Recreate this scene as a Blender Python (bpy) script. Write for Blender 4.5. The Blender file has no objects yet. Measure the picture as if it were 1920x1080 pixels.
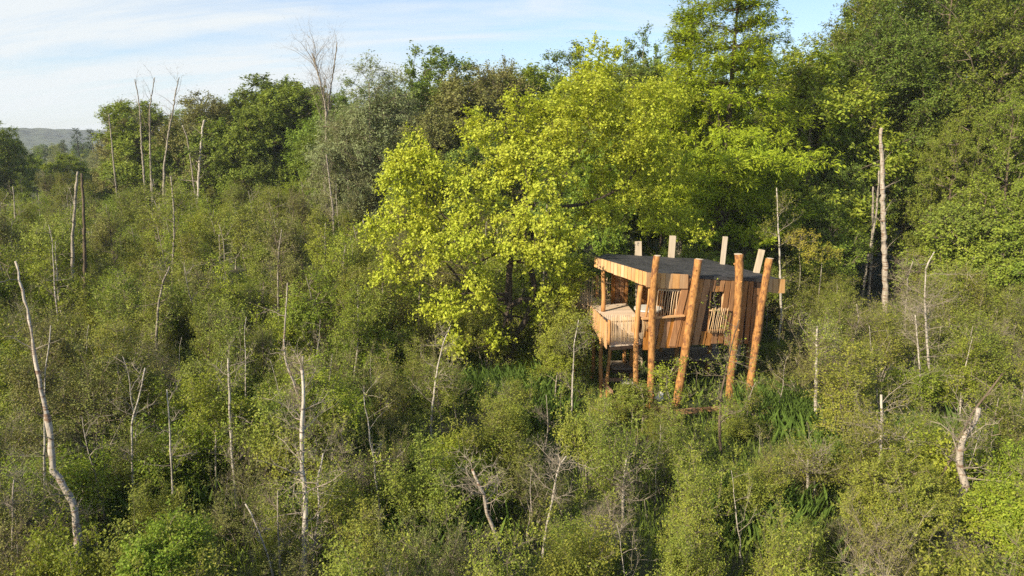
import bpy, math, random
import numpy as np
from mathutils import Vector, Euler

# ------------------------------------------------------------------ camera, light, exposure
S = bpy.context.scene
COL = S.collection
CAM_H, PITCH, FPX = 9.6, math.radians(12.0), 1280.0
cam_d = bpy.data.cameras.new("camera")
cam = bpy.data.objects.new("camera", cam_d); COL.objects.link(cam)
cam.location = (0, 0, CAM_H); cam.rotation_euler = (math.radians(90) - PITCH, 0, 0)
cam_d.sensor_width = 36; cam_d.lens = 24.0; cam_d.clip_end = 6000; cam_d.clip_start = 0.1
S.camera = cam
S.view_settings.view_transform = 'Standard'; S.view_settings.look = 'None'
S.view_settings.gamma = 1; S.view_settings.use_curve_mapping = False
S.view_settings.exposure = 0.78
S.render.engine = 'CYCLES'
S.cycles.max_bounces = 6; S.cycles.diffuse_bounces = 3; S.cycles.glossy_bounces = 2
S.cycles.transmission_bounces = 4; S.cycles.volume_bounces = 0; S.cycles.transparent_max_bounces = 8
S.cycles.use_denoising = False; S.cycles.adaptive_threshold = 0.006; S.cycles.denoising_prefilter = 'ACCURATE'; S.cycles.denoising_input_passes = 'RGB_ALBEDO_NORMAL'; S.cycles.sample_clamp_indirect = 6

SUN_EL, SUN_AZ = math.radians(30), math.radians(-131)      # azimuth clockwise from +Y: the sun stands left of and behind the camera
sdir = Vector((math.cos(SUN_EL)*math.sin(SUN_AZ), math.cos(SUN_EL)*math.cos(SUN_AZ), math.sin(SUN_EL)))
sl = bpy.data.lights.new("sun", 'SUN'); sl.energy = 5.0; sl.angle = math.radians(0.6); sl.color = (1.0, 0.87, 0.66)
so = bpy.data.objects.new("sun", sl); COL.objects.link(so)
so.rotation_euler = (-sdir).to_track_quat('-Z', 'Y').to_euler()

W = bpy.data.worlds.new("World"); S.world = W; W.use_nodes = True
nt = W.node_tree; nt.nodes.clear()
def N(t, ty, **k):
    n = t.nodes.new(ty)
    for a, b in k.items(): setattr(n, a, b)
    return n
def L(t, a, b): t.links.new(a, b)
def MATH(t, op, a, b=None, clamp=False):
    n = N(t, 'ShaderNodeMath', operation=op); n.use_clamp = clamp
    for i, v in enumerate((a, b)):
        if v is None: continue
        if hasattr(v, 'is_linked'): L(t, v, n.inputs[i])
        else: n.inputs[i].default_value = v
    return n.outputs[0]
def MIX(t, fac, a, b, blend='MIX'):
    n = N(t, 'ShaderNodeMixRGB', blend_type=blend)
    for i, v in enumerate((fac, a, b)):
        if hasattr(v, 'is_linked'): L(t, v, n.inputs[i])
        elif isinstance(v, (int, float)): n.inputs[i].default_value = v
        else: n.inputs[i].default_value = (*v[:3], 1)
    return n.outputs[0]
def RAMP(t, fac, stops):
    n = N(t, 'ShaderNodeValToRGB'); e = n.color_ramp.elements
    while len(e) < len(stops): e.new(0.5)
    for k, (p, c) in enumerate(stops):
        e[k].position = p; e[k].color = (*c, 1) if hasattr(c, '__len__') else (c, c, c, 1)
    L(t, fac, n.inputs[0]); return n.outputs[0]
def NOISE(t, vec, scale, detail=4, rough=0.55, dist=0.0):
    n = N(t, 'ShaderNodeTexNoise'); n.inputs['Scale'].default_value = scale; n.inputs['Detail'].default_value = detail
    n.inputs['Roughness'].default_value = rough; n.inputs['Distortion'].default_value = dist
    if vec is not None: L(t, vec, n.inputs['Vector'])
    return n.outputs['Fac']

sky = N(nt, 'ShaderNodeTexSky', sky_type='NISHITA'); sky.sun_disc = False
sky.sun_elevation = SUN_EL; sky.sun_rotation = SUN_AZ; sky.air_density = 1.0; sky.dust_density = 0.7; sky.ozone_density = 2.2
tc = N(nt, 'ShaderNodeTexCoord'); sep = N(nt, 'ShaderNodeSeparateXYZ'); L(nt, tc.outputs['Generated'], sep.inputs[0])
zz = MATH(nt, 'ADD', MATH(nt, 'MAXIMUM', sep.outputs[2], 0.0), 0.30)
cx = MATH(nt, 'DIVIDE', sep.outputs[0], zz); cy = MATH(nt, 'DIVIDE', sep.outputs[1], zz)
cmb = N(nt, 'ShaderNodeCombineXYZ'); L(nt, cx, cmb.inputs[0]); L(nt, cy, cmb.inputs[1])
mp = N(nt, 'ShaderNodeMapping'); L(nt, cmb.outputs[0], mp.inputs[0])
mp.inputs['Rotation'].default_value = (0, 0, math.radians(28)); mp.inputs['Scale'].default_value = (0.9, 2.4, 1)
n1 = NOISE(nt, mp.outputs[0], 0.9, 8, 0.62, 1.1)
mp2 = N(nt, 'ShaderNodeMapping'); L(nt, cmb.outputs[0], mp2.inputs[0])
mp2.inputs['Rotation'].default_value = (0, 0, math.radians(-35)); mp2.inputs['Scale'].default_value = (0.8, 6.5, 1)
n2 = NOISE(nt, mp2.outputs[0], 1.0, 6, 0.6, 0.4)
# the west (left) part of the sky carries more veil cloud than the east, as far as one sees
west = MATH(nt, 'MULTIPLY', MATH(nt, 'SUBTRACT', 0.12, sep.outputs[0]), 0.26)
dens = MATH(nt, 'ADD', MATH(nt, 'ADD', MATH(nt, 'MULTIPLY', n1, 0.62), MATH(nt, 'MULTIPLY', n2, 0.38)), west)
cl = RAMP(nt, dens, [(0.43, 0.03), (0.55, 0.5), (0.66, 0.97)])
low = MATH(nt, 'SUBTRACT', 1.0, MATH(nt, 'MULTIPLY', sep.outputs[2], 3.2), True)
veil = MATH(nt, 'MAXIMUM', cl, MATH(nt, 'MULTIPLY', low, 0.35))
bg = N(nt, 'ShaderNodeBackground'); bg.inputs[1].default_value = 0.105
skyc = MIX(nt, 1.0, sky.outputs[0], (0.93, 1.0, 1.10), 'MULTIPLY')
L(nt, MIX(nt, veil, skyc, (4.9, 5.2, 5.35)), bg.inputs[0])
wo = N(nt, 'ShaderNodeOutputWorld'); L(nt, bg.outputs[0], wo.inputs[0])

# ------------------------------------------------------------------ geometry of the view (used to measure the place)
CP, SP = math.cos(PITCH), math.sin(PITCH)
def ray(px, py):
    u = (px - 960) / FPX; v = (540 - py) / FPX
    return np.array([u, CP + v*SP, -SP + v*CP])
C0 = np.array([0, 0, CAM_H])
def PY(px, py, y):
    d = ray(px, py); return C0 + d*(y/d[1])
def PZ(px, py, z):
    d = ray(px, py); return C0 + d*((z-CAM_H)/d[2])
def project(p):
    q = np.asarray(p, float) - C0
    f = q[1]*CP - q[2]*SP; up = q[1]*SP + q[2]*CP
    return 960 + FPX*q[0]/f, 540 - FPX*up/f

# ------------------------------------------------------------------ object helpers
def tag(o, label=None, cat=None, group=None, kind=None):
    if label: o['label'] = label
    if cat: o['category'] = cat
    if group: o['group'] = group
    if kind: o['kind'] = kind
    return o
def empty(name, loc=(0, 0, 0), label=None, cat=None, group=None):
    o = bpy.data.objects.new(name, None); COL.objects.link(o); o.location = loc; o.empty_display_size = 0.3
    return tag(o, label, cat, group)
def mesh_np(name, V, F, mat, sizes=None):
    """V (n,3); F flat index array with loop totals 'sizes' (array)."""
    me = bpy.data.meshes.new(name)
    V = np.asarray(V, np.float32); F = np.asarray(F, np.int32).ravel(); sizes = np.asarray(sizes, np.int32)
    me.vertices.add(len(V)); me.vertices.foreach_set('co', V.ravel())
    me.loops.add(len(F)); me.loops.foreach_set('vertex_index', F)
    me.polygons.add(len(sizes))
    st = np.concatenate([[0], np.cumsum(sizes)[:-1]]).astype(np.int32)
    me.polygons.foreach_set('loop_start', st); me.polygons.foreach_set('loop_total', sizes)
    me.polygons.foreach_set('use_smooth', np.zeros(len(sizes), bool))
    me.update(calc_edges=True)
    if mat: me.materials.append(mat)
    return me
def obj(name, me, parent=None, loc=None):
    o = bpy.data.objects.new(name, me); COL.objects.link(o)
    if parent: o.parent = parent
    if loc is not None: o.location = loc
    return o
class MB:
    def __init__(s): s.V = []; s.F = []; s.S = []; s.n = 0
    def add(s, V, F):
        V = np.asarray(V, float).reshape(-1, 3); s.V.append(V)
        for f in F: s.F.extend([i + s.n for i in f]); s.S.append(len(f))
        s.n += len(V); return s
    def addnp(s, V, F):            # F (m,k) array
        s.V.append(V); s.F.extend((F + s.n).ravel().tolist()); s.S.extend([F.shape[1]]*len(F)); s.n += len(V); return s
    def mesh(s, name, mat):
        return mesh_np(name, np.vstack(s.V), s.F, mat, s.S)
    def build(s, name, mat, parent=None, loc=None): return obj(name, s.mesh(name, mat), parent, loc)
def smooth(me):
    me.polygons.foreach_set('use_smooth', np.ones(len(me.polygons), bool)); return me

def unit(a): return a / np.maximum(np.linalg.norm(a, axis=-1, keepdims=True), 1e-9)
def perp(d):
    ref = np.where(np.abs(d[:, 2:3]) > 0.9, np.array([[1., 0, 0]]), np.array([[0, 0, 1.]]))
    a = unit(np.cross(d, ref)); return a, np.cross(d, a)

# ------------------------------------------------------------------ materials
def newmat(name):
    m = bpy.data.materials.new(name); m.use_nodes = True; m.node_tree.nodes.clear(); return m, m.node_tree
def leaf_mat(name, col, col2, trans=0.35, vary=0.35, tree_vary=0.18, tcol=None, gloss=0.25, hue=0.03):
    m, t = newmat(name)
    geo = N(t, 'ShaderNodeNewGeometry'); oi = N(t, 'ShaderNodeObjectInfo'); tcn = N(t, 'ShaderNodeTexCoord')
    r = geo.outputs['Random Per Island']
    nz = NOISE(t, tcn.outputs['Object'], 0.55, 2, 0.5)
    f = MATH(t, 'ADD', MATH(t, 'MULTIPLY', r, 0.55), MATH(t, 'MULTIPLY', MATH(t, 'SUBTRACT', nz, 0.28), 1.0), True)
    c = MIX(t, f, col, col2)
    val = MATH(t, 'ADD', MATH(t, 'MULTIPLY', MATH(t, 'FRACT', MATH(t, 'MULTIPLY', r, 17.3)), vary), 1 - vary/2)
    val = MATH(t, 'MULTIPLY', val, MATH(t, 'ADD', MATH(t, 'MULTIPLY', oi.outputs['Random'], tree_vary*2), 1 - tree_vary))
    hs = N(t, 'ShaderNodeHueSaturation'); L(t, c, hs.inputs['Color']); L(t, val, hs.inputs['Value'])
    L(t, MATH(t, 'ADD', MATH(t, 'MULTIPLY', MATH(t, 'FRACT', MATH(t, 'MULTIPLY', oi.outputs['Random'], 7.7)), hue), 0.5 - hue/2), hs.inputs['Hue'])
    p = N(t, 'ShaderNodeBsdfPrincipled'); L(t, hs.outputs[0], p.inputs['Base Color'])
    p.inputs['Roughness'].default_value = 0.55; p.inputs['Specular IOR Level'].default_value = gloss
    tr = N(t, 'ShaderNodeBsdfTranslucent')
    L(t, MIX(t, 1.0, hs.outputs[0], tcol or (1.15, 1.1, 0.55), 'MULTIPLY'), tr.inputs[0])
    mx = N(t, 'ShaderNodeMixShader'); mx.inputs[0].default_value = trans
    L(t, p.outputs[0], mx.inputs[1]); L(t, tr.outputs[0], mx.inputs[2])
    o = N(t, 'ShaderNodeOutputMaterial'); L(t, mx.outputs[0], o.inputs[0]); return m
def bark_mat(name, c1, c2, scale=(6, 6, 1.2), patch=None, pscale=(1.2, 1.2, 7), bump=0.4, rough=0.9, lo=0.35, hi=0.65):
    m, t = newmat(name)
    tcn = N(t, 'ShaderNodeTexCoord'); mpn = N(t, 'ShaderNodeMapping'); L(t, tcn.outputs['Object'], mpn.inputs[0])
    mpn.inputs['Scale'].default_value = scale
    nz = NOISE(t, mpn.outputs[0], 2.2, 6, 0.65)
    c = MIX(t, RAMP(t, nz, [(lo, 0.0), (hi, 1.0)]), c1, c2)
    if patch:
        mp3 = N(t, 'ShaderNodeMapping'); L(t, tcn.outputs['Object'], mp3.inputs[0]); mp3.inputs['Scale'].default_value = pscale
        pz = NOISE(t, mp3.outputs[0], 1.8, 4, 0.7)
        c = MIX(t, RAMP(t, pz, [(0.53, 0.0), (0.60, 1.0)]), c, patch)
    p = N(t, 'ShaderNodeBsdfPrincipled'); L(t, c, p.inputs['Base Color']); p.inputs['Roughness'].default_value = rough
    p.inputs['Specular IOR Level'].default_value = 0.2
    b = N(t, 'ShaderNodeBump'); b.inputs['Strength'].default_value = bump; b.inputs['Distance'].default_value = 0.02
    L(t, nz, b.inputs['Height']); L(t, b.outputs[0], p.inputs['Normal'])
    o = N(t, 'ShaderNodeOutputMaterial'); L(t, p.outputs[0], o.inputs[0]); return m
def wood_mat(name, c1, c2, c3, axis='Z', stretch=9.0, rough=0.75, vary=0.35):
    """sawn or split timber: long grain along the local axis, each board its own tone"""
    m, t = newmat(name)
    tcn = N(t, 'ShaderNodeTexCoord'); oi = N(t, 'ShaderNodeObjectInfo')
    off = N(t, 'ShaderNodeVectorMath', operation='ADD'); L(t, tcn.outputs['Object'], off.inputs[0])
    cb = N(t, 'ShaderNodeCombineXYZ')
    for k in range(3): L(t, MATH(t, 'MULTIPLY', oi.outputs['Random'], 37.0 + k*11), cb.inputs[k])
    L(t, cb.outputs[0], off.inputs[1])
    mpn = N(t, 'ShaderNodeMapping'); L(t, off.outputs[0], mpn.inputs[0])
    sc = {'Z': (stretch, stretch, 0.9), 'Y': (stretch, 0.9, stretch), 'X': (0.9, stretch, stretch)}[axis]
    mpn.inputs['Scale'].default_value = sc
    g = NOISE(t, mpn.outputs[0], 2.0, 6, 0.62, 0.6)
    big = NOISE(t, off.outputs[0], 1.3, 3, 0.5)
    c = MIX(t, RAMP(t, g, [(0.30, 0.0), (0.70, 1.0)]), c1, c2)
    c = MIX(t, RAMP(t, big, [(0.45, 0.0), (0.72, 0.75)]), c, c3)
    hs = N(t, 'ShaderNodeHueSaturation'); L(t, c, hs.inputs['Color'])
    L(t, MATH(t, 'ADD', MATH(t, 'MULTIPLY', oi.outputs['Random'], vary*2), 1 - vary), hs.inputs['Value'])
    L(t, MATH(t, 'ADD', MATH(t, 'MULTIPLY', MATH(t, 'FRACT', MATH(t, 'MULTIPLY', oi.outputs['Random'], 5.3)), 0.25), 0.88), hs.inputs['Saturation'])
    p = N(t, 'ShaderNodeBsdfPrincipled'); L(t, hs.outputs[0], p.inputs['Base Color']); p.inputs['Roughness'].default_value = rough
    p.inputs['Specular IOR Level'].default_value = 0.25
    b = N(t, 'ShaderNodeBump'); b.inputs['Strength'].default_value = 0.35; b.inputs['Distance'].default_value = 0.01
    L(t, g, b.inputs['Height']); L(t, b.outputs[0], p.inputs['Normal'])
    o = N(t, 'ShaderNodeOutputMaterial'); L(t, p.outputs[0], o.inputs[0]); return m

M = {}
M['leaf_yellow'] = leaf_mat('maple_leaf', (0.38, 0.47, 0.035), (0.57, 0.58, 0.075), 0.42, 0.5, 0.0, hue=0.0)
M['leaf_scrub'] = leaf_mat('scrub_leaf', (0.145, 0.20, 0.026), (0.33, 0.33, 0.05), 0.32, 0.5, 0.22)
M['leaf_lime'] = leaf_mat('alder_leaf', (0.17, 0.26, 0.022), (0.35, 0.385, 0.045), 0.38, 0.45, 0.18)
M['leaf_olive'] = leaf_mat('olive_leaf', (0.155, 0.185, 0.04), (0.26, 0.245, 0.065), 0.28, 0.5, 0.2)
M['leaf_green'] = leaf_mat('broad_leaf', (0.14, 0.22, 0.026), (0.27, 0.32, 0.04), 0.33, 0.45, 0.2)
M['leaf_dark'] = leaf_mat('dark_leaf', (0.115, 0.185, 0.028), (0.22, 0.27, 0.04), 0.28, 0.45, 0.15)
M['leaf_willow'] = leaf_mat('willow_leaf', (0.21, 0.25, 0.10), (0.31, 0.33, 0.15), 0.25, 0.4, 0.1)
M['leaf_brown'] = leaf_mat('bronze_leaf', (0.17, 0.19, 0.05), (0.26, 0.25, 0.075), 0.25, 0.5, 0.12)
M['leaf_redwood'] = leaf_mat('redwood_leaf', (0.25, 0.36, 0.018), (0.41, 0.46, 0.03), 0.40, 0.45, 0.0, hue=0.0)
M['leaf_conifer'] = leaf_mat('conifer_leaf', (0.045, 0.085, 0.03), (0.07, 0.11, 0.04), 0.1, 0.4, 0.15)
M['leaf_gold'] = leaf_mat('gold_leaf', (0.34, 0.31, 0.04), (0.46, 0.40, 0.05), 0.35, 0.4, 0.05)
M['blade'] = leaf_mat('reed_blade', (0.11, 0.19, 0.035), (0.20, 0.29, 0.055), 0.35, 0.45, 0.15)
M['bark_brown'] = bark_mat('brown_bark', (0.07, 0.05, 0.035), (0.17, 0.13, 0.09))
M['bark_dark'] = bark_mat('dark_bark', (0.035, 0.028, 0.022), (0.10, 0.075, 0.055))
M['bark_grey'] = bark_mat('grey_bark', (0.20, 0.17, 0.135), (0.38, 0.335, 0.27), patch=(0.10, 0.085, 0.07))
M['bark_pale'] = bark_mat('pale_bark', (0.30, 0.265, 0.215), (0.54, 0.49, 0.42), patch=(0.13, 0.105, 0.085))
M['bark_snag'] = bark_mat('bleached_wood', (0.24, 0.205, 0.165), (0.50, 0.44, 0.37), (9, 9, 0.8), patch=(0.19, 0.12, 0.08))
M['twig'] = bark_mat('grey_twig', (0.15, 0.12, 0.085), (0.26, 0.215, 0.155), (2, 2, 2), bump=0)
M['twig_brown'] = bark_mat('brown_twig', (0.12, 0.095, 0.07), (0.21, 0.17, 0.125), (2, 2, 2), bump=0)
M['twig_bleached'] = bark_mat('bleached_twig', (0.19, 0.16, 0.12), (0.33, 0.28, 0.22), (2, 2, 2), bump=0)
M['log'] = bark_mat('peeled_log', (0.24, 0.105, 0.032), (0.52, 0.265, 0.09), (7, 7, 2.6), pscale=(4, 4, 2.2), patch=(0.19, 0.085, 0.04), bump=1.0, rough=0.8)
M['log_smooth'] = bark_mat('smooth_log', (0.36, 0.165, 0.055), (0.54, 0.29, 0.11), (6, 6, 0.8), bump=0.3, rough=0.65)
M['plank'] = wood_mat('cladding_wood', (0.20, 0.085, 0.028), (0.46, 0.225, 0.082), (0.34, 0.18, 0.08), vary=0.30)
M['fascia'] = wood_mat('fascia_wood', (0.44, 0.23, 0.10), (0.64, 0.40, 0.20), (0.55, 0.36, 0.20), vary=0.18)
M['decking'] = wood_mat('deck_wood', (0.50, 0.37, 0.26), (0.68, 0.54, 0.40), (0.60, 0.48, 0.36), axis='X', vary=0.14)
M['stick'] = wood_mat('hazel_stick', (0.46, 0.31, 0.17), (0.62, 0.44, 0.26), (0.55, 0.40, 0.25), vary=0.22)
M['cream'] = wood_mat('fresh_sawn_wood', (0.42, 0.345, 0.25), (0.58, 0.49, 0.38), (0.50, 0.43, 0.33), vary=0.08)
M['grey_deck'] = wood_mat('weathered_deck', (0.20, 0.16, 0.12), (0.34, 0.28, 0.22), (0.28, 0.24, 0.2), axis='X', vary=0.15)
M['beam'] = wood_mat('beam_wood', (0.30, 0.16, 0.08), (0.46, 0.28, 0.15), (0.4, 0.27, 0.17), axis='X', vary=0.1)
def plain(name, c, rough=0.8, spec=0.3, nz=0.25, sc=8):
    m, t = newmat(name); tcn = N(t, 'ShaderNodeTexCoord')
    f = NOISE(t, tcn.outputs['Object'], sc, 5, 0.6)
    col = MIX(t, f, [x*(1-nz) for x in c], [min(1, x*(1+nz)) for x in c])
    p = N(t, 'ShaderNodeBsdfPrincipled'); L(t, col, p.inputs['Base Color']); p.inputs['Roughness'].default_value = rough
    p.inputs['Specular IOR Level'].default_value = spec
    o = N(t, 'ShaderNodeOutputMaterial'); L(t, p.outputs[0], o.inputs[0]); return m
M['dark_wood'] = plain('dark_backing', (0.05, 0.03, 0.02))
M['glass'] = plain('window_glass', (0.008, 0.008, 0.009), 0.35, 0.25)
M['stone'] = plain('pale_stone', (0.42, 0.40, 0.35), 0.9, 0.2, 0.3, 14)
M['white'] = plain('white_enamel', (0.66, 0.64, 0.60), 0.4, 0.5, 0.06)
# roofing felt: dark, a little worn, with twigs' grey streaks
m, t = newmat('roofing_felt'); tcn = N(t, 'ShaderNodeTexCoord')
f = NOISE(t, tcn.outputs['Object'], 1.1, 7, 0.7, 1.6)
f2 = NOISE(t, tcn.outputs['Object'], 4.5, 8, 0.75, 2.5)
c = MIX(t, RAMP(t, f, [(0.40, 0.0), (0.62, 1.0)]), (0.014, 0.015, 0.018), (0.045, 0.045, 0.05))
c = MIX(t, RAMP(t, f2, [(0.53, 0.0), (0.62, 0.75)]), c, (0.12, 0.105, 0.09))
p = N(t, 'ShaderNodeBsdfPrincipled'); L(t, c, p.inputs['Base Color']); p.inputs['Roughness'].default_value = 0.75
b = N(t, 'ShaderNodeBump'); b.inputs['Strength'].default_value = 0.4; b.inputs['Distance'].default_value = 0.02
L(t, f2, b.inputs['Height']); L(t, b.outputs[0], p.inputs['Normal'])
o = N(t, 'ShaderNodeOutputMaterial'); L(t, p.outputs[0], o.inputs[0]); M['felt'] = m
# marsh ground
m, t = newmat('marsh_ground'); tcn = N(t, 'ShaderNodeTexCoord')
f = NOISE(t, tcn.outputs['Object'], 0.35, 8, 0.65); f2 = NOISE(t, tcn.outputs['Object'], 5, 8, 0.7)
c = MIX(t, RAMP(t, f, [(0.4, 0.0), (0.6, 1.0)]), (0.045, 0.04, 0.02), (0.06, 0.085, 0.022))
c = MIX(t, RAMP(t, f2, [(0.5, 0.0), (0.7, 1.0)]), c, (0.10, 0.11, 0.04))
p = N(t, 'ShaderNodeBsdfPrincipled'); L(t, c, p.inputs['Base Color']); p.inputs['Roughness'].default_value = 0.95
b = N(t, 'ShaderNodeBump'); b.inputs['Strength'].default_value = 0.8; b.inputs['Distance'].default_value = 0.1
L(t, f2, b.inputs['Height']); L(t, b.outputs[0], p.inputs['Normal'])
o = N(t, 'ShaderNodeOutputMaterial'); L(t, p.outputs[0], o.inputs[0]); M['ground'] = m
# wooded hill far away: crowns too small to tell apart
m, t = newmat('wooded_hill'); tcn = N(t, 'ShaderNodeTexCoord')
f = NOISE(t, tcn.outputs['Object'], 0.09, 6, 0.7); f2 = NOISE(t, tcn.outputs['Object'], 0.012, 3, 0.5)
c = MIX(t, RAMP(t, f, [(0.35, 0.0), (0.65, 1.0)]), (0.018, 0.035, 0.018), (0.06, 0.085, 0.035))
c = MIX(t, RAMP(t, f2, [(0.45, 0.0), (0.6, 1.0)]), c, (0.05, 0.075, 0.03))
p = N(t, 'ShaderNodeBsdfPrincipled'); L(t, c, p.inputs['Base Color']); p.inputs['Roughness'].default_value = 1
o = N(t, 'ShaderNodeOutputMaterial'); L(t, p.outputs[0], o.inputs[0]); M['hill'] = m

# ------------------------------------------------------------------ ground and far hill
def ground_z(x, y):
    """flat marsh; a bank rises under the forest behind on the right"""
    r = np.clip((np.asarray(x, float) - (8 - 0.25*np.asarray(y, float)))/25, 0, 1)
    return np.clip((np.asarray(y, float) - 44)/30, 0, 1)*4.5*r
gx = np.concatenate([np.linspace(-2500, -90, 12), np.linspace(-84, 84, 113), np.linspace(90, 2500, 12)])
gy = np.concatenate([np.linspace(-200, -5, 6), np.linspace(-3, 130, 90), np.linspace(140, 3000, 16)])
GX, GY = np.meshgrid(gx, gy); GZ = ground_z(GX, GY)
near = (GY > 4) & (GY < 60) & (np.abs(GX) < 60)
GZ = GZ + near*(0.10*np.sin(GX*1.3 + GY*0.7) + 0.08*np.sin(GX*0.6 - GY*1.9))
nx, ny = len(gx), len(gy); ii = np.arange(nx*ny).reshape(ny, nx)
F = np.stack([ii[:-1, :-1], ii[:-1, 1:], ii[1:, 1:], ii[1:, :-1]], -1).reshape(-1, 4)
g = obj('ground', smooth(mesh_np('ground', np.stack([GX, GY, GZ], -1).reshape(-1, 3), F, M['ground'], [4]*len(F)))); tag(g, kind='structure')
# hill: a long ridge with a bumpy wooded outline
rg = np.random.default_rng(5)
hx = np.linspace(-1500, 900, 420); hy = np.linspace(760, 1500, 60)
HX, HY = np.meshgrid(hx, hy)
prof = 29*np.exp(-((HX + 865)/62)**2) + 6*np.exp(-((HX + 760)/90)**2) + 7*np.exp(-((HX + 200)/500)**2) + 20*np.exp(-((HX + 1100)/200)**2)
HZ = prof*np.sin(np.clip((HY - 760)/420, 0, 1)*math.pi/2) - 2
HZ += rg.normal(0, 0.9, HZ.shape) + 0.8*np.sin(HX*0.11)*np.cos(HY*0.09)
nx, ny = len(hx), len(hy); ii = np.arange(nx*ny).reshape(ny, nx)
F = np.stack([ii[:-1, :-1], ii[:-1, 1:], ii[1:, 1:], ii[1:, :-1]], -1).reshape(-1, 4)
tag(obj('hill', mesh_np('hill', np.stack([HX, HY, HZ], -1).reshape(-1, 3), F, M['hill'], [4]*len(F))), kind='structure')

# ------------------------------------------------------------------ plant generator
def tube(pts, rad, k=8, rng=None, rough=0.0, cap=True):
    """one connected tapered tube along a polyline"""
    pts = np.asarray(pts, float); rad = np.asarray(rad, float); n = len(pts)
    d = np.gradient(pts, axis=0); d = unit(d); a, b = perp(d)
    # keep the frame from flipping
    for i in range(1, n):
        a[i] = a[i-1] - d[i]*np.dot(a[i-1], d[i]); a[i] /= max(np.linalg.norm(a[i]), 1e-9); b[i] = np.cross(d[i], a[i])
    th = np.linspace(0, 2*math.pi, k, endpoint=False)
    R = rad[:, None]*np.ones((n, k))
    if rough and rng is not None: R = R*(1 + rng.normal(0, rough, (n, k)))
    V = pts[:, None, :] + R[..., None]*(np.cos(th)[None, :, None]*a[:, None, :] + np.sin(th)[None, :, None]*b[:, None, :])
    V = V.reshape(-1, 3); F = []
    for i in range(n-1):
        for j in range(k):
            j2 = (j+1) % k; F.append((i*k+j, i*k+j2, (i+1)*k+j2, (i+1)*k+j))
    if cap: F.append(tuple(range((n-1)*k, n*k))); F.append(tuple(range(k-1, -1, -1)))
    return V, F
def resample(pts, step):
    pts = np.asarray(pts, float); s = np.concatenate([[0], np.cumsum(np.linalg.norm(np.diff(pts, axis=0), axis=1))])
    n = max(2, int(s[-1]/step) + 1); q = np.linspace(0, s[-1], n)
    return np.stack([np.interp(q, s, pts[:, k]) for k in range(3)], 1)
def grow(trunk, tips, rng, step=0.5, wlen=0.25, wdown=1.0, first=0.25, sag=0.08, wob=0.06):
    """join every tip to the growing skeleton; returns nodes, parent, tip ids"""
    T = resample(trunk, step); nodes = [p for p in T]; par = list(range(-1, len(T)-1)); plen = list(np.arange(len(T))*step)
    k0 = int(len(T)*first)
    order = np.argsort([np.min(np.linalg.norm(T - q, axis=1)) for q in tips])
    tipid = []
    A = np.array(nodes); P = np.array(plen)
    for q in tips[order]:
        d = np.linalg.norm(A - q, axis=1) + wlen*P + wdown*np.maximum(0, A[:, 2] - q[2] + 0.1)
        d[:k0] += 1e3
        i = int(np.argmin(d)); a = A[i]; Ln = np.linalg.norm(q - a); n = max(1, int(round(Ln/step)))
        mid = (a + q)/2 + np.array([0, 0, sag*Ln]) + rng.normal(0, wob*Ln, 3)
        u = (np.arange(1, n+1)/n)[:, None]
        seg = (1-u)**2*a + 2*u*(1-u)*mid + u*u*q
        base = len(A); A = np.vstack([A, seg]); P = np.concatenate([P, P[i] + np.arange(1, n+1)*(Ln/n)])
        par += [i] + list(range(base, base+n-1)); tipid.append(base+n-1)
    return A, np.array(par), np.array(tipid), len(T)
def limb_tubes(A, par, tipid, nT, r_tip, r_base, expo=0.5, wood=None, k=5):
    """segments of the skeleton as prisms; radii from how many tips each carries"""
    cnt = np.zeros(len(A)); cnt[tipid] = 1
    for i in range(len(A)-1, 0, -1): cnt[par[i]] += cnt[i]
    r = r_tip*np.maximum(cnt, 1)**expo
    tr = np.linspace(r_base, max(r_tip*1.5, r_base*0.12), nT)
    r[:nT] = tr
    r = np.minimum(r, r_base)
    for i in range(nT, len(A)): r[i] = min(r[i], r[par[i]]*0.85)
    seg = np.arange(nT, len(A)); a = A[par[seg]]; b = A[seg]; d = unit(b - a)
    ra = np.minimum(r[par[seg]]*0.9, r[seg]*1.5); rb = r[seg]
    thick = rb > r_tip*2.5
    out = MB()
    for sel, kk in ((thick, k), (~thick, 3)):
        if not sel.any(): continue
        u, v = perp(d[sel]); th = np.arange(kk)*2*math.pi/kk
        ring = np.cos(th)[None, :, None]*u[:, None] + np.sin(th)[None, :, None]*v[:, None]
        lo = a[sel][:, None] + ring*ra[sel][:, None, None]; hi = b[sel][:, None] + ring*rb[sel][:, None, None] + d[sel][:, None]*0.01
        V = np.concatenate([lo, hi], 1).reshape(-1, 3); n = sel.sum(); j = np.arange(kk); j2 = (j+1) % kk
        q = np.stack([j, j2, kk+j2, kk+j], -1)
        out.addnp(V, (q[None] + (np.arange(n)*2*kk)[:, None, None]).reshape(-1, 4))
    # twigs need direction at tips
    tipdir = unit(A[tipid] - A[par[tipid]])
    return out, r, tipdir
def twigs(tips, tdir, m, length, r, rng, up=0.2, spread=0.9, droop=0.0):
    n = len(tips)
    o = np.repeat(tips, m, 0); d = np.repeat(tdir, m, 0)*0.6 + rng.normal(0, spread*0.7, (n*m, 3)); d[:, 2] += up - droop; d = unit(d)
    Ln = length*rng.uniform(0.5, 1.25, (n*m, 1)); e = o + d*Ln; 
    u, v = perp(d); th = np.arange(3)*2*math.pi/3
    ring = np.cos(th)[None, :, None]*u[:, None] + np.sin(th)[None, :, None]*v[:, None]
    V = np.concatenate([o[:, None] + ring*r, e[:, None]], 1).reshape(-1, 3)
    q = np.array([[0, 1, 3], [1, 2, 3], [2, 0, 3]])
    F = (q[None] + (np.arange(n*m)*4)[:, None, None]).reshape(-1, 3)
    return o, e, V, F
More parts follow.
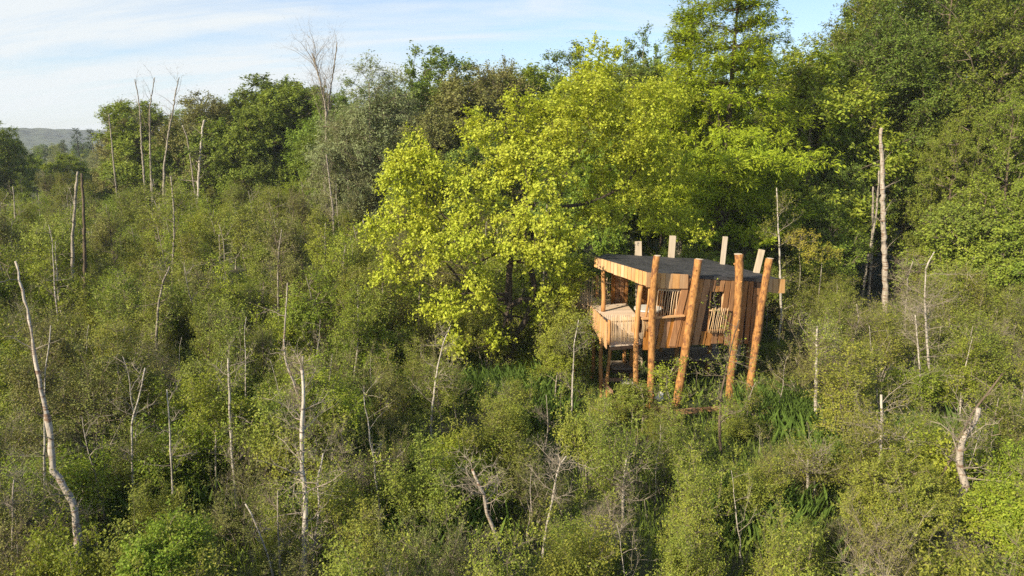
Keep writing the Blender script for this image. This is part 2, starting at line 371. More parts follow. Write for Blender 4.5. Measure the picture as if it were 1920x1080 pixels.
def leaves(o, e, per, size, aspect, rng, center, up=0.5, outw=0.5, rnd=0.9, jit=0.5, lo=0.15, fold=0.15, along=0.0, hang=0.0):
    n = len(o)*per; a = np.repeat(o, per, 0); b = np.repeat(e, per, 0)
    u = rng.uniform(lo, 1.05, (n, 1)); c = a + (b-a)*u + rng.normal(0, jit*size, (n, 3))
    nr = unit(c - center)*outw + rng.normal(0, rnd*0.6, (n, 3)); nr[:, 2] += up; nr = unit(nr)
    tg = rng.normal(0, 1, (n, 3)) + along*3*unit(b-a); tg[:, 2] -= hang*2
    tg = unit(tg - nr*np.sum(tg*nr, 1, keepdims=True)); bn = np.cross(nr, tg)
    s = size*rng.uniform(0.6, 1.3, (n, 1)); w = s*aspect
    V = np.stack([c - tg*s*0.5, c + bn*w*0.5 + nr*w*fold + tg*s*0.05, c + tg*s*0.55, c - bn*w*0.5 + nr*w*fold + tg*s*0.05], 1).reshape(-1, 3)
    F = np.arange(n*4).reshape(-1, 4); return V, F
def shell(blobs, n, rng, inner=0.55, lower=-0.35, lump=0.18):
    """points in the outer part of a union of ellipsoids"""
    B = np.asarray(blobs, float); wt = (B[:, 3]*B[:, 4] + B[:, 3]*B[:, 5]); wt /= wt.sum()
    out = []
    while len(out) < n:
        k = rng.choice(len(B), 400, p=wt); d = unit(rng.normal(0, 1, (400, 3)))
        rr = rng.uniform(inner, 1.0, (400, 1))*(1 + lump*np.sin(d[:, :1]*5 + k[:, None])*np.cos(d[:, 1:2]*4 + k[:, None]*2))
        q = B[k, :3] + d*rr*B[k, 3:6]
        ok = d[:, 2] > lower
        dd = np.linalg.norm((q[:, None] - B[None, :, :3])/B[None, :, 3:6], axis=2)
        dd[np.arange(400), k] = 9
        ok &= dd.min(1) > inner*0.9
        out += list(q[ok])
    return np.array(out[:n])

def plant(name, rng, trunk, r_base, blobs, n_tips, m, tw_len, per, leaf, aspect, matl, matt, matb=None, step=0.5, r_tip=0.012,
          inner=0.55, lower=-0.35, tips=None, label=None, cat='tree', group=None, loc=(0, 0, 0), upl=0.5, upt=0.25, spread=0.9, droop=0,
          along=0, hang=0, tw_r=0.006, k=7, first=0.25, jit=0.5, sag=0.08, extra=(), wdown=1.0, rough=0.05, rnd=0.9, bare=0, expo=0.5):
    root = empty(name, loc, label, cat, group)
    if tips is None: tips = shell(blobs, n_tips, rng, inner, lower)
    A, par, tid, nT = grow(trunk, tips, rng, step, first=first, sag=sag, wdown=wdown)
    lim, r, td = limb_tubes(A, par, tid, nT, r_tip, r_base, expo)
    Tp = resample(trunk, step); Tp = np.vstack([Tp[0] - [0, 0, 0.3], Tp])
    rr = np.concatenate([[r_base*1.25], r[:nT]]); rr[1] *= 1.1
    tb = MB(); V, F = tube(Tp, rr, k, rng, rough); tb.add(V, F)
    for pts, r0, r1 in extra:
        q = resample(pts, step); V, F = tube(q, np.linspace(r0, r1, len(q)), 6, rng, rough); tb.add(V, F)
    o = tb.build('trunk', matt, root); smooth(o.data)
    o_, e_, V, F = twigs(A[tid], td, m, tw_len, tw_r, rng, upt, spread, droop)
    lim.addnp(V, F); b = lim.build('branches', matb or matt, root)
    if per:
        ctr = np.mean(tips, 0) - np.array([0, 0, 0.5])
        if bare: keep = rng.random(len(o_)) > bare; o_, e_ = o_[keep], e_[keep]
        V, F = leaves(o_, e_, per, leaf, aspect, rng, ctr, up=upl, along=along, hang=hang, jit=jit, rnd=rnd)
        c = obj('crown', mesh_np('crown', V, F, matl, np.full(len(F), 4)), root)
    return root
TREE_N = {}
def dup(root, loc, rz=0.0, sc=(1, 1, 1), label=None, group=None, tilt=(0, 0), name=None):
    r = root.copy(); COL.objects.link(r); r.location = loc; r.rotation_euler = (tilt[0], tilt[1], rz); r.scale = sc
    if name: r.name = name
    if label: r['label'] = label
    if group: r['group'] = group
    for ch in list(root.children):
        c = ch.copy(); COL.objects.link(c); c.parent = r
    return r
LM = [('the left edge of the picture', 0, 16), ('the leaning foreground snag', 95, 14), ('the thin pale stem bending right', 255, 16), ('the straight pale trunk', 431, 16.5), ('the white-barked birch', 570, 13.3),
      ('the bare stem above the birch', 545, 17), ('the white stem below the maple', 815, 19.5), ('the maple foot', 940, 27.5), ('the bent pale trunk', 905, 14.2), ('the curved pale stem', 1040, 14.6), ('the stem with side branches', 1170, 15.6),
      ('the treehouse corner post', 1195, 23), ('the brown forked sapling', 1352, 19.6), ('the white birch trunk by the treehouse', 1530, 21.5), ('the two pale trunks in shade', 1522, 16.7), ('the white trunk in the right foreground', 1648, 15),
      ('the twin pale trees', 1738, 23), ('the twisted dead trunk', 1805, 15), ('the bleached snag', 1657, 36), ('the right edge of the picture', 1900, 20), ('the right edge of the marsh', 1880, 30),
      ('the two dead poles', 148, 33), ('the far left edge of the thicket', 15, 45), ('the round-crowned tree', 322, 36), ('the leaning grey trunk', 300, 26), ('the forked grey trunk', 522, 29), ('the silvery willow foot', 640, 47),
      ('the left wood', 420, 62), ('the twiggy tree at the wood end', 220, 70), ('the willow', 690, 52), ('the dark skyline tree', 800, 58), ('the bronze skyline tree', 880, 55), ('the ragged skyline tree', 510, 77), ('the bare skyline poles', 285, 72), ('the pale forked trunk', 380, 70), ('the tall feathery conifer', 1378, 37), ('the slimmer conifer', 1297, 39.5), ('the treehouse roof', 1250, 31), ('the sky gap', 1560, 60), ('the upper right corner', 1880, 48), ('the golden bushes', 1525, 35), ('the far woodland', 100, 90), ('the maple left lobe', 690, 33), ('the slender stem left of the treehouse', 1077, 22)]
def where(x, y):
    px = project((x, y, 1.5))[0]; sc = FPX/y
    b = min(LM, key=lambda m: ((m[1]-px)/sc)**2 + (m[2]-y)**2)
    dx, dy = (px-b[1])/sc, y-b[2]
    if 'edge' in b[0]: return 'near ' + b[0]
    return (('right of ' if dx > 0 else 'left of ') if abs(dx) > abs(dy) else ('behind ' if dy > 0 else 'in front of ')) + b[0]
def wl(look, px, y):
    w = where((px-960)/FPX*y, y); return look + ' ' + w, look.replace(' tree', ' trees') + ' ' + w
PROTO_USED = {}
def put(root, loc, rz=0.0, sc=(1, 1, 1), label=None, group=None, tilt=(0, 0)):
    """the first placement moves the plant itself, later ones are copies"""
    if root.name not in PROTO_USED:
        PROTO_USED[root.name] = (1,)
        root.location = loc; root.rotation_euler = (tilt[0], tilt[1], rz); root.scale = sc
        if label: root['label'] = label
        if group: root['group'] = group
        return root
    return dup(root, loc, rz, sc, label, group, tilt)
def lobed(rng, R, H, z0, n, r_lo=0.32, r_hi=0.5, flat=0.8):
    """crown of many overlapping lobes: uneven outline"""
    B = [(0, 0, z0 + (H-z0)*0.5, R*0.6, R*0.6, (H-z0)*0.42)]
    for i in range(n):
        t = rng.uniform(0, 1); a = rng.uniform(0, 2*math.pi); zc = z0 + (H-z0)*(0.12 + 0.74*t)
        ring = R*0.62*math.sin(math.pi*(0.18 + 0.72*t))**0.8; q = ring*rng.uniform(0.7, 1.15)
        s = R*rng.uniform(r_lo, r_hi); B.append((q*math.cos(a), q*math.sin(a), zc, s, s, s*flat))
    return B

# ------------------------------------------------------------------ the treehouse
rg = np.random.default_rng(11)
_a = PY(1206, 654, 24.0); _b = PY(1427, 639, 25.2)
fd = np.array([_b[0]-_a[0], _b[1]-_a[1], 0.0]); fd /= np.linalg.norm(fd); fn = np.array([fd[1], -fd[0], 0.0])   # fn points out, towards the open side
HB = np.array([_a[0]+2.0, 25.8, 0.0])
def pf(px, py, off=0.0):
    """point of the front wall's plane (moved out by off) seen at a pixel of the photograph"""
    d = ray(px, py); return C0 + d*((np.dot(_a - C0, fn) + off)/np.dot(d, fn))
house = empty('treehouse', HB, 'wooden treehouse cabin on leaning log stilts with black felt roof and stick railings', 'treehouse')
def hb(mb, name, mat, parent=None, sm=False):
    o = mb.build(name, mat, parent or house)
    o.data.vertices.foreach_set('co', (np.array([v.co for v in o.data.vertices]) - HB).astype(np.float32).ravel())
    if sm: smooth(o.data)
    return o
def prism(q0, q1, n_out, th, wob=0.0, seg=1, end=0.0):
    """board between two edges: q0 = (left, right) at the top, q1 = (left, right) at the bottom"""
    mb = MB(); V = []
    for i in range(seg+1):
        t = i/seg; l = q0[0]*(1-t)+q1[0]*t; r = q0[1]*(1-t)+q1[1]*t; w = unit(r-l)
        l = l + w*rg.uniform(-wob, wob); r = r + w*rg.uniform(-wob, wob)
        if i == seg: dn = rg.uniform(-end, end)*unit(q1[0]-q0[0]); l = l+dn; r = r+dn
        V += [l, r, r - n_out*th, l - n_out*th]
    F = [(0, 1, 2, 3), tuple(4*seg+k for k in (3, 2, 1, 0))]
    for i in range(seg):
        b = 4*i
        for k in range(4): F.append((b+k, b+4+k, b+4+(k+1) % 4, b+(k+1) % 4))
    return mb.add(V, F)
def box8(p, th):
    """slab from a ring of top points downwards"""
    p = [np.asarray(q, float) for q in p]; n = len(p); dn = np.array([0, 0, -th])
    F = [tuple(range(n)), tuple(range(2*n-1, n-1, -1))] + [(i, n+i, n+(i+1) % n, (i+1) % n) for i in range(n)]
    return MB().add(p + [q+dn for q in p], F)
def bar(a, b, w, h, up=(0, 0, 1)):
    a = np.asarray(a, float); b = np.asarray(b, float); d = unit(b-a); u = np.cross(d, up); u = unit(u); v = np.cross(u, d)
    V = [a+u*w*s1/2+v*h*s2/2 for s1, s2 in ((-1, -1), (1, -1), (1, 1), (-1, 1))] + [b+u*w*s1/2+v*h*s2/2 for s1, s2 in ((-1, -1), (1, -1), (1, 1), (-1, 1))]
    return MB().add(V, [(0, 3, 2, 1), (4, 5, 6, 7), (0, 1, 5, 4), (1, 2, 6, 5), (2, 3, 7, 6), (3, 0, 4, 7)])
def log(a, b, r0, r1, seg=18, k=12, rough=0.03, knots=0):
    """round pole from foot a to head b, slightly crooked, with knots"""
    a = np.asarray(a, float); b = np.asarray(b, float); t = np.linspace(0, 1, seg)[:, None]
    P = a*(1-t) + b*t; bend = 0.012*np.linalg.norm(b-a)
    P[:, 0] += bend*np.sin(t[:, 0]*rg.uniform(3, 7)+rg.uniform(0, 6)); P[:, 1] += bend*np.sin(t[:, 0]*rg.uniform(3, 7))
    R = np.linspace(r0, r1, seg)*(1 + rg.normal(0, rough, seg)); mb = MB(); V, F = tube(P, R, k, rg, rough*0.6); mb.add(V, F)
    for _ in range(knots):
        i = rg.integers(2, seg-1); an = rg.uniform(0, 2*math.pi); dr = np.array([math.cos(an), math.sin(an), 0.25])
        c = P[i]; V, F = tube([c + dr*R[i]*0.6, c + dr*(R[i]*1.22), c + dr*(R[i]*1.3)], [R[i]*0.34, R[i]*0.22, R[i]*0.1], 6); mb.add(V, F)
    return mb
def ytop(px): return 512 + (px-1213)*0.0504
def ybot(px): return float(np.interp(px, [1206, 1281, 1384, 1427], [654, 649, 643, 639]))

# roof: one tilted plane through three measured corners
R4 = pf(1213, 512, 0.10); R3 = pf(1473, 525.5, 0.10); R1 = PY(1136, 476, 28.0)
rn = unit(np.cross(R3-R4, R1-R4))
def proof(px, py): d = ray(px, py); return C0 + d*(np.dot(R4-C0, rn)/np.dot(d, rn))
R0 = proof(1115, 483); R2 = proof(1326, 486)
roof = hb(box8([R4, R3, R2, R1, R0], 0.11), 'roof', M['felt'])
inner = np.mean([R4, R3, R2, R1, R0], 0)
def shrink(p, s, dz): return inner + (p-inner)*s + np.array([0, 0, dz])
hb(box8([shrink(p, 0.955, -0.115) for p in (R4, R3, R2, R1, R0)], 0.10), 'ceiling_boards', M['plank'], roof)
for i, (a, b) in enumerate(((0.0, 0.333), (0.3345, 0.666), (0.6675, 1.0))):   # felt laps running front to back
    la, lb = R4*(1-a)+R3*a, R4*(1-b)+R3*b; ha, hb_ = R1*(1-a)+R2*a, R1*(1-b)+R2*b
    up = np.array([0, 0, 0.006 + 0.003*i])
    la, lb, ha, hb_ = [shrink(p, 0.985, 0)+up for p in (la, lb, ha, hb_)]
    hb(MB().add([la, lb, hb_, ha], [(0, 1, 2, 3)]), 'felt_strip', M['felt'], roof)
fas = hb(bar(R4 - fn*0.06 + [0, 0, -0.24], R3 - fn*0.06 + [0, 0, -0.24], 0.05, 0.22), 'fascia', M['dark_wood'])
DN = np.array([0, 0, -1.0])
# left fascia
ln = unit(np.cross(R0-R4, [0, 0, 1.0])); ln = ln if ln[0] < 0 else -ln
nb = 15
for i in range(nb):
    t0, t1 = i/nb + 0.004, (i+1)/nb - 0.004
    l, r = R4*(1-t0)+R0*t0 + ln*0.02, R4*(1-t1)+R0*t1 + ln*0.02
    h = 0.47 - 0.10*t0 + rg.uniform(-0.015, 0.015)
    hb(prism((l + [0, 0, 0.03], r + [0, 0, 0.03]), (l + DN*h, r + DN*h), ln, 0.035, 0.006, 2), 'fascia_board', M['fascia'], fas)
# front fascia boards over the porch, and the overhang on the right
for xs, yb in (([1212.5, 1226, 1239, 1248.5, 1261.5, 1275, 1291], 540.5), ([1437, 1449.5, 1460, 1472.5], 548.5)):
    for a, b in zip(xs[:-1], xs[1:]):
        y1 = yb + rg.uniform(-1, 1.5) + (0 if yb > 545 else (a-1250)*0.03)
        hb(prism((pf(a+0.35, ytop(a)-1.0, 0.14), pf(b-0.35, ytop(b)-1.0, 0.14)), (pf(a+0.3-1, y1, 0.14), pf(b-0.3-1, y1, 0.14)), fn, 0.04, 0.006, 2), 'fascia_board', M['fascia'], fas)

# front wall: full-height split boards on dark backing, a window left open
back_l, back_r = 1286, 1436
def quad(a, b, c, d, off, th): return prism((pf(*a, off), pf(*b, off)), (pf(*d, off), pf(*c, off)), fn, th)
wall = MB()
for q in (((1286, 515), (1334, 517), (1328, 640), (1258, 648)), ((1361, 519), (1438, 523), (1426, 638), (1356, 642)), ((1334, 517), (1361, 519), (1361, 546), (1333, 546)),
          ((1330, 622), (1358, 622), (1356, 641), (1328, 642)), ((1208, 600), (1281, 596), (1256, 648), (1205, 652))):
    m_ = quad(*q, 0.0, 0.05); wall.add(np.vstack(m_.V), [m_.F[0:4], m_.F[4:8]] + [m_.F[8+4*i:12+4*i] for i in range(4)])
wall = hb(wall, 'front_wall', M['dark_wood'])
tops = [1283, 1296.5, 1310, 1321.5, 1334, 1345, 1352.5, 1361, 1372, 1383, 1394.5, 1405, 1416, 1427.5, 1440]
bots = [1254, 1268, 1283, 1297, 1311, 1322, 1333, 1344.5, 1357, 1369, 1381, 1393, 1404.5, 1416, 1427.5]
for i in range(len(tops)-1):
    g0 = rg.uniform(0.6, 2.2); o_ = 0.045 + rg.uniform(0, 0.045); yb_ = ybot((bots[i]+bots[i+1])/2) + rg.uniform(-2, 3)
    def xat(k, y): return tops[k] + (bots[k]-tops[k])*(y-520)/(645-520)
    def board(y0, y1):
        return prism((pf(xat(i, y0)+g0*0.5, y0, o_), pf(xat(i+1, y0)-g0*0.5, y0, o_)), (pf(xat(i, y1)+g0, y1, o_), pf(xat(i+1, y1)-g0, y1, o_)), fn, 0.045, 0.016, 6, 0.02)
    if i in (4, 5, 6): pieces = [(ytop(tops[i])+0.5, 547), (621.5, yb_)]
    else: pieces = [(ytop(tops[i])+0.5, yb_)]
    for y0, y1 in pieces: hb(board(y0, y1), 'plank', M['plank'], wall)
# half wall of the porch
ht = [1208.5, 1220.5, 1229, 1238.5, 1248, 1259, 1270, 1283]; hbm = [1204.5, 1216.5, 1221, 1229, 1237, 1247, 1256.5, 1271]
for i in range(len(ht)-1):
    o_ = 0.05 + rg.uniform(0, 0.05); y0 = 599 - (ht[i]-1205)*0.07; y1 = ybot(hbm[i]) + rg.uniform(-1, 2.5); g0 = rg.uniform(0.4, 1.3)
    hb(prism((pf(ht[i]+g0/2, y0, o_), pf(ht[i+1]-g0/2, y0, o_)), (pf(hbm[i]+g0, y1, o_), pf(hbm[i+1]-g0, y1, o_)), fn, 0.045, 0.014, 4, 0.02), 'plank', M['plank'], wall)
hb(bar(pf(1203, 597.5, 0.13), pf(1282.5, 591.5, 0.13), 0.16, 0.055), 'sill_board', M['fascia'], wall)
# slats over the porch opening
sl_ = hb(bar(pf(1234, 543, -0.01), pf(1291, 546, -0.01), 0.05, 0.06), 'slat_screen', M['stick'])
for i in range(12):
    x = 1236.5 + i*4.5; V = log(pf(x-7.5+rg.uniform(-.6, .6), 592, 0.02), pf(x+rg.uniform(-.8, .8), 540, 0.02), 0.017, 0.014, 5, 6)
    hb(V, 'slat', M['stick'], sl_, True)
# window: dark pane set back, reveal, stick guard below
win = hb(quad((1330, 546), (1362, 546), (1359, 622), (1325, 622), -0.16, 0.02), 'window', M['glass'])
hb(prism((pf(1358.5, 546, 0.05), pf(1361.5, 546, 0.05)), (pf(1356, 621, 0.05), pf(1359, 621, 0.05)), fn, 0.19), 'frame', M['fascia'], win)
hb(prism((pf(1331.5, 546, 0.035), pf(1334, 546, 0.035)), (pf(1326, 621, 0.035), pf(1328.5, 621, 0.035)), fn, 0.19), 'frame', M['plank'], win)
grd = hb(bar(pf(1330.5, 582, 0.19), pf(1366, 580, 0.19), 0.04, 0.045), 'window_guard', M['stick'])
hb(bar(pf(1326, 619, 0.19), pf(1361, 618, 0.19), 0.06, 0.05), 'rail', M['plank'], grd)
for x in (1332, 1364): hb(bar(pf(x, 582, 0.19), pf(x, 582, 0.02), 0.035, 0.035), 'bracket', M['stick'], grd)
for x in (1328, 1359): hb(bar(pf(x, 618, 0.19), pf(x, 618, 0.02), 0.035, 0.035), 'bracket', M['stick'], grd)
for i in range(9):
    x = 1335.5 + i*3.7; hb(log(pf(x-8.5+rg.uniform(-.8, .8), 624 + rg.uniform(-1, 1), 0.225), pf(x+rg.uniform(-.9, .9), 576.5+rg.uniform(-1, 1.5), 0.225), 0.014, 0.012, 5, 6), 'stick', M['stick'], grd, True)

# the rest of the cabin: floor, back and side walls
FZ = 2.25
c_fl, c_fr = pf(1206, 640, -0.03), pf(1427, 640, -0.03)
def plan(p, z): return np.array([p[0], p[1], z])
bl, br = shrink(R1, 0.90, 0), shrink(R2, 0.90, 0)
flo = hb(box8([plan(c_fl, FZ+0.1), plan(c_fr, FZ+0.1), plan(br, FZ+0.1), plan(bl, FZ+0.1)], 0.16), 'floor', M['grey_deck'])
def roof_z(p): return R4[2] - (rn[0]*(p[0]-R4[0]) + rn[1]*(p[1]-R4[1]))/rn[2] - 0.22
def upright_boards(p, q, z0, n, mat, parent, out, skip=(), th=0.04, ztop=None, name='plank'):
    for i in range(n):
        if i in skip: continue
        a = p*(1-i/n) + q*(i/n); b = p*(1-(i+1)/n) + q*((i+1)/n); w = unit(b-a)*0.012
        a, b = a+w, b-w; o_ = out*rg.uniform(0, 0.03)
        za = roof_z(a) if ztop is None else ztop; zb = roof_z(b) if ztop is None else ztop
        hb(prism((plan(a+o_, za), plan(b+o_, zb)), (plan(a+o_, z0), plan(b+o_, z0)), out, th, 0.005, 2), name, mat, parent)
G = pf(1288, 600, -0.06)
gb = br*0.45 + bl*0.55
bw = hb(bar(plan(bl*0.98+br*0.02, 2.5), plan(br, 2.5), 0.05, 0.12), 'back_wall', M['dark_wood'])
bo = unit(np.array([-(br-bl)[1], (br-bl)[0], 0])); bo = bo if bo[1] < 0 else -bo
upright_boards(bl + bo*0.02, br + bo*0.02, 2.35, 22, M['plank'], bw, bo, skip=(4, 5, 6))
sw = hb(bar(plan(G, 2.5), plan(gb, 2.5), 0.05, 0.12), 'side_wall', M['dark_wood'])
lo_ = np.array([-fd[0], -fd[1], 0])
upright_boards(plan(G, 0), plan(gb, 0), 2.35, 12, M['plank'], sw, lo_, skip=(4, 5, 6, 7))
rw = hb(bar(plan(c_fr, 2.5), plan(br, 2.5), 0.05, 0.12), 'right_wall', M['dark_wood'])
upright_boards(plan(c_fr, 0), plan(br, 0), 2.2, 14, M['plank'], rw, fd)

# porch platforms on the left with their cladding
PZT = 3.08
pbl, pbr = PZ(1108, 572, PZT), PZ(1174, 568.5, PZT); pfr, pfl = PZ(1193, 590, PZT), PZ(1129, 590, PZT)
plat = hb(box8([plan(pfl, PZT-0.045), plan(pfr, PZT-0.045), plan(pbr, PZT-0.045), plan(pbl, PZT-0.045)], 0.08), 'upper_platform', M['dark_wood'])
nb = 8
for i in range(nb):
    t0, t1 = i/nb+0.012, (i+1)/nb-0.012
    hb(box8([pfl*(1-t0)+pbl*t0, pfr*(1-t0)+pbr*t0, pfr*(1-t1)+pbr*t1, pfl*(1-t1)+pbl*t1], 0.04), 'deck_board', M['decking'], plat)
n = 16
for i in range(n):       # riser under the front edge
    t0, t1 = i/n+0.004, (i+1)/n-0.004; a = pfl*(1-t0)+pfr*t0; b = pfl*(1-t1)+pfr*t1; o_ = np.array([0, -0.015, 0])
    hb(prism((a+o_ + [0, 0, -0.01], b+o_ + [0, 0, -0.01]), (plan(a, 2.4)+o_, plan(b, 2.4)+o_), np.array([0, -1., 0]), 0.03), 'riser_board', M['decking'], plat)
bal_l, bal_r = pf(1144, 636, -0.02), pf(1203, 636, -0.02); BZ = 2.42
bq = [plan(bal_l, BZ), plan(bal_r, BZ), plan(pfr, BZ), plan(pfl, BZ)]
bal = hb(box8([q - [0, 0, 0.045] for q in bq], 0.12), 'balcony', M['dark_wood'])
for i in range(9):
    t0, t1 = i/9+0.01, (i+1)/9-0.01
    hb(box8([bq[0]*(1-t0)+bq[3]*t0, bq[1]*(1-t0)+bq[2]*t0, bq[1]*(1-t1)+bq[2]*t1, bq[0]*(1-t1)+bq[3]*t1], 0.04), 'deck_board', M['decking'], bal)
# balcony railing of thin sticks
ral = hb(bar(pf(1145, 603.5, 0.03), pf(1194, 601.5, 0.03), 0.04, 0.045), 'railing', M['stick'])
hb(bar(pf(1145, 631.5, 0.03), pf(1194, 630, 0.03), 0.04, 0.045), 'rail', M['stick'], ral)
hb(log(pf(1142.5, 646, 0.03), pf(1142.5, 600, 0.03), 0.06, 0.055, 6, 9), 'railing_post', M['log_smooth'], ral, True)
for i in range(20):
    x = 1147 + i*2.4; hb(log(pf(x+rg.uniform(-.5, .5), 641+rg.uniform(-2, 2), 0.07), pf(x+rg.uniform(-.6, .6), 593+rg.uniform(-2, 2.5), 0.07), 0.0135, 0.011, 4, 5), 'stick', M['stick'], ral, True)
for i in range(7):
    x = 1205 + i*2.6; hb(log(pf(x-1, 624+rg.uniform(-8, 8), 0.12), pf(x, 600, 0.12), 0.0135, 0.011, 4, 5), 'stick', M['stick'], ral, True)
# clad left side, from the balcony's corner back to the walkway
p0 = plan(pf(1141, 600, 0.0), 0); p1 = plan(pbl, 0); side_n = unit(np.array([-(p1-p0)[1], (p1-p0)[0], 0])); side_n = side_n if side_n[0] < 0 else -side_n
cld = hb(bar(plan(p0, 2.62), plan(p1, 2.62), 0.05, 0.1), 'side_cladding', M['dark_wood'])
n = 22
for i in range(n):
    t0, t1 = i/n+0.003, (i+1)/n-0.003; a = p0*(1-t0)+p1*t0; b = p0*(1-t1)+p1*t1; zt = 3.28 - 0.2*t0 + rg.uniform(-0.03, 0.03); o_ = side_n*(0.035+rg.uniform(0, 0.02))
    zb = 2.28 + 0.05*t0 + rg.uniform(-0.05, 0.05)
    hb(prism((plan(a+o_, zt), plan(b+o_, zt)), (plan(a+o_, zb), plan(b+o_, zb)), side_n, 0.025, 0.004, 2), 'cladding_board', M['fascia'], cld)

# walkway leading off to the left behind, with stick fences
w0, w1 = PZ(1110, 572, PZT), PZ(1176, 569, PZT); ea = PY(1056, 570, 28.3); eb = PY(1058, 560, 29.7)
ea[2] = eb[2] = 3.05; w0[2] = w1[2] = 3.05
ws = [w0 + [0.0, 0.05, 0], w1 + [0, 0.6, 0], eb, ea]
wk = hb(box8([q-[0, 0, 0.045] for q in ws], 0.1), 'walkway', M['dark_wood'])
for i in range(12):
    t0, t1 = i/12+0.008, (i+1)/12-0.008
    hb(box8([ws[0]*(1-t0)+ws[3]*t0, ws[1]*(1-t0)+ws[2]*t0, ws[1]*(1-t1)+ws[2]*t1, ws[0]*(1-t1)+ws[3]*t1][::-1], 0.04), 'deck_board', M['decking'], wk)
def fence(p, q, z0, z1, n, rails, name='stick_fence'):
    f = hb(bar(plan(p, rails[0]), plan(q, rails[0]), 0.04, 0.05), name, M['stick'])
    for rz in rails[1:]: hb(bar(plan(p, rz), plan(q, rz), 0.04, 0.05), 'rail', M['stick'], f)
    for i in range(n):
        t = (i+0.5)/n; c = p*(1-t)+q*t + [0, -0.04, 0]
        hb(log(plan(c + rg.normal(0, 0.008, 3), z0 + rg.uniform(-0.1, 0.05)), plan(c + rg.normal(0, 0.02, 3), z1 + rg.uniform(-0.09, 0.09)), 0.016, 0.012, 4, 5), 'stick', M['stick'], f, True)
    return f
f1 = fence(w1 + [0, 0.55, 0], eb, 2.95, 3.93, 34, (3.75, 3.2))
f2 = fence(w0 + [0.0, 0, 0], ea, 2.5, 3.70, 22, (3.5, 2.9))
for p in (w1 + [0, 0.5, 0], w1*0.55+eb*0.45 + [0, 0.3, 0]): hb(log(plan(p, 2.9), plan(p, 4.0), 0.075, 0.07, 6, 9), 'fence_post', M['log_smooth'], f1, True)
for k in range(3): hb(prism((plan(ea + [-0.02-0.1*k, 0, 0], 3.75), plan(ea + [-0.11-0.1*k, 0, 0], 3.75)), (plan(ea + [-0.02-0.1*k, 0, 0], 2.7), plan(ea + [-0.11-0.1*k, 0, 0], 2.7)), np.array([0, -1., 0]), 0.04), 'end_board', M['fascia'], f2)

# log poles along the front
poles = [((1214, 765), (1233, 479.5), 0.135, 0.118), ((1265, 762), (1311.5, 486), 0.150, 0.140), ((1369, 766), (1384, 476.5), 0.140, 0.150), ((1396, 771), (1444.5, 484.5), 0.145, 0.132)]
for (a, b, r0, r1) in poles:
    A_, B_ = pf(*a, 0.34), pf(*b, 0.34); A_ = A_ + (B_-A_)*((-0.3-A_[2])/(B_[2]-A_[2]))
    o = hb(log(A_, B_, r0, r1, 30, 14, 0.032, 8), 'log_pole', M['log'], None, True)
    V, F = tube([B_ - unit(B_-A_)*0.002, B_ + unit(B_-A_)*0.012], [r1*0.99, r1*0.97], 14); hb(MB().add(V, F), 'cut_end', M['cream'], o)
hb(log(plan(pf(1191, 690, 0.02), -0.3), pf(1200.5, 536, 0.02), 0.10, 0.09, 22, 12, 0.03, 4), 'corner_post', M['log_smooth'], None, True)
hb(log(pf(1211.5, 594, 0.05), pf(1218.5, 538, 0.05), 0.045, 0.04, 8, 9), 'porch_post', M['log_smooth'], None, True)
b0 = PZ(1131, 584, PZT); hb(log(b0, np.array([b0[0]-0.02, b0[1]+0.05, 4.75]), 0.088, 0.08, 10, 12, 0.02, 1), 'porch_post', M['log_smooth'], None, True)
# squared pale posts rising behind the roof
for (a, b, w) in (((1198, 480), (1196.5, 452.5), 0.27), ((1260, 484), (1261.5, 442), 0.25), ((1356.5, 497), (1360, 443.5), 0.17), ((1420.5, 513), (1428.5, 468), 0.21)):
    pa = proof(*a); pa = pa + [0, 0.16, 0]; pb = PY(b[0], b[1], pa[1]+0.02); d = (pb-pa)/(pb[2]-pa[2]); foot = pa + d*(-0.3-pa[2])
    o = hb(bar(foot, pb, w, 0.14, up=(0, 1, 0)), 'squared_post', M['cream'])
# posts underneath
for px, y, z1, r in ((1128, 24.9, 2.4, 0.075), (1142, 24.6, 2.4, 0.06), (1170, 26.0, 3.0, 0.07), (1187, 25.6, 3.0, 0.08), (1268, 26.4, 2.1, 0.09), (1330, 27.3, 2.1, 0.09), (1405, 27.0, 2.1, 0.09), (1238, 27.6, 2.1, 0.09), (1112, 27.1, 3.0, 0.07), (1075, 28.3, 3.0, 0.07)):
    p = PY(px, 650, y); hb(log(plan(p, -0.3), plan(p, z1), r*1.08, r, 12, 10), 'stilt', M['log_smooth'], None, True)
# lower deck under the cabin and the landing
def deck(corners, z, n, name, mat):
    q = [plan(c, z) for c in corners]; d_ = hb(box8([c-[0, 0, 0.045] for c in q], 0.14), name, M['dark_wood'])
    for i in range(n):
        t0, t1 = i/n+0.006, (i+1)/n-0.006
        hb(box8([q[0]*(1-t0)+q[3]*t0, q[1]*(1-t0)+q[2]*t0, q[1]*(1-t1)+q[2]*t1, q[0]*(1-t1)+q[3]*t1], 0.04), 'deck_board', mat, d_)
deck([PY(1225, 670, 26.5), PY(1352, 670, 26.5), PY(1345, 660, 28.3), PY(1225, 660, 28.3)], 1.0, 10, 'lower_deck', M['grey_deck'])
deck([PY(1149, 690, 25.3), PY(1186, 690, 25.3), PY(1180, 670, 26.3), PY(1140, 670, 26.3)], 1.02, 6, 'landing', M['grey_deck'])
fr = hb(bar(PZ(1222, 776, 0.35), PZ(1306, 769, 0.35), 0.12, 0.16), 'base_frame', M['beam'])
hb(bar(PZ(1222, 769, 0.62), PZ(1250, 765, 0.62), 0.16, 0.14), 'beam', M['beam'], fr)
hb(bar(PZ(1127, 713, 0.55), PZ(1168, 711, 0.55), 0.10, 0.12), 'beam', M['beam'], fr)
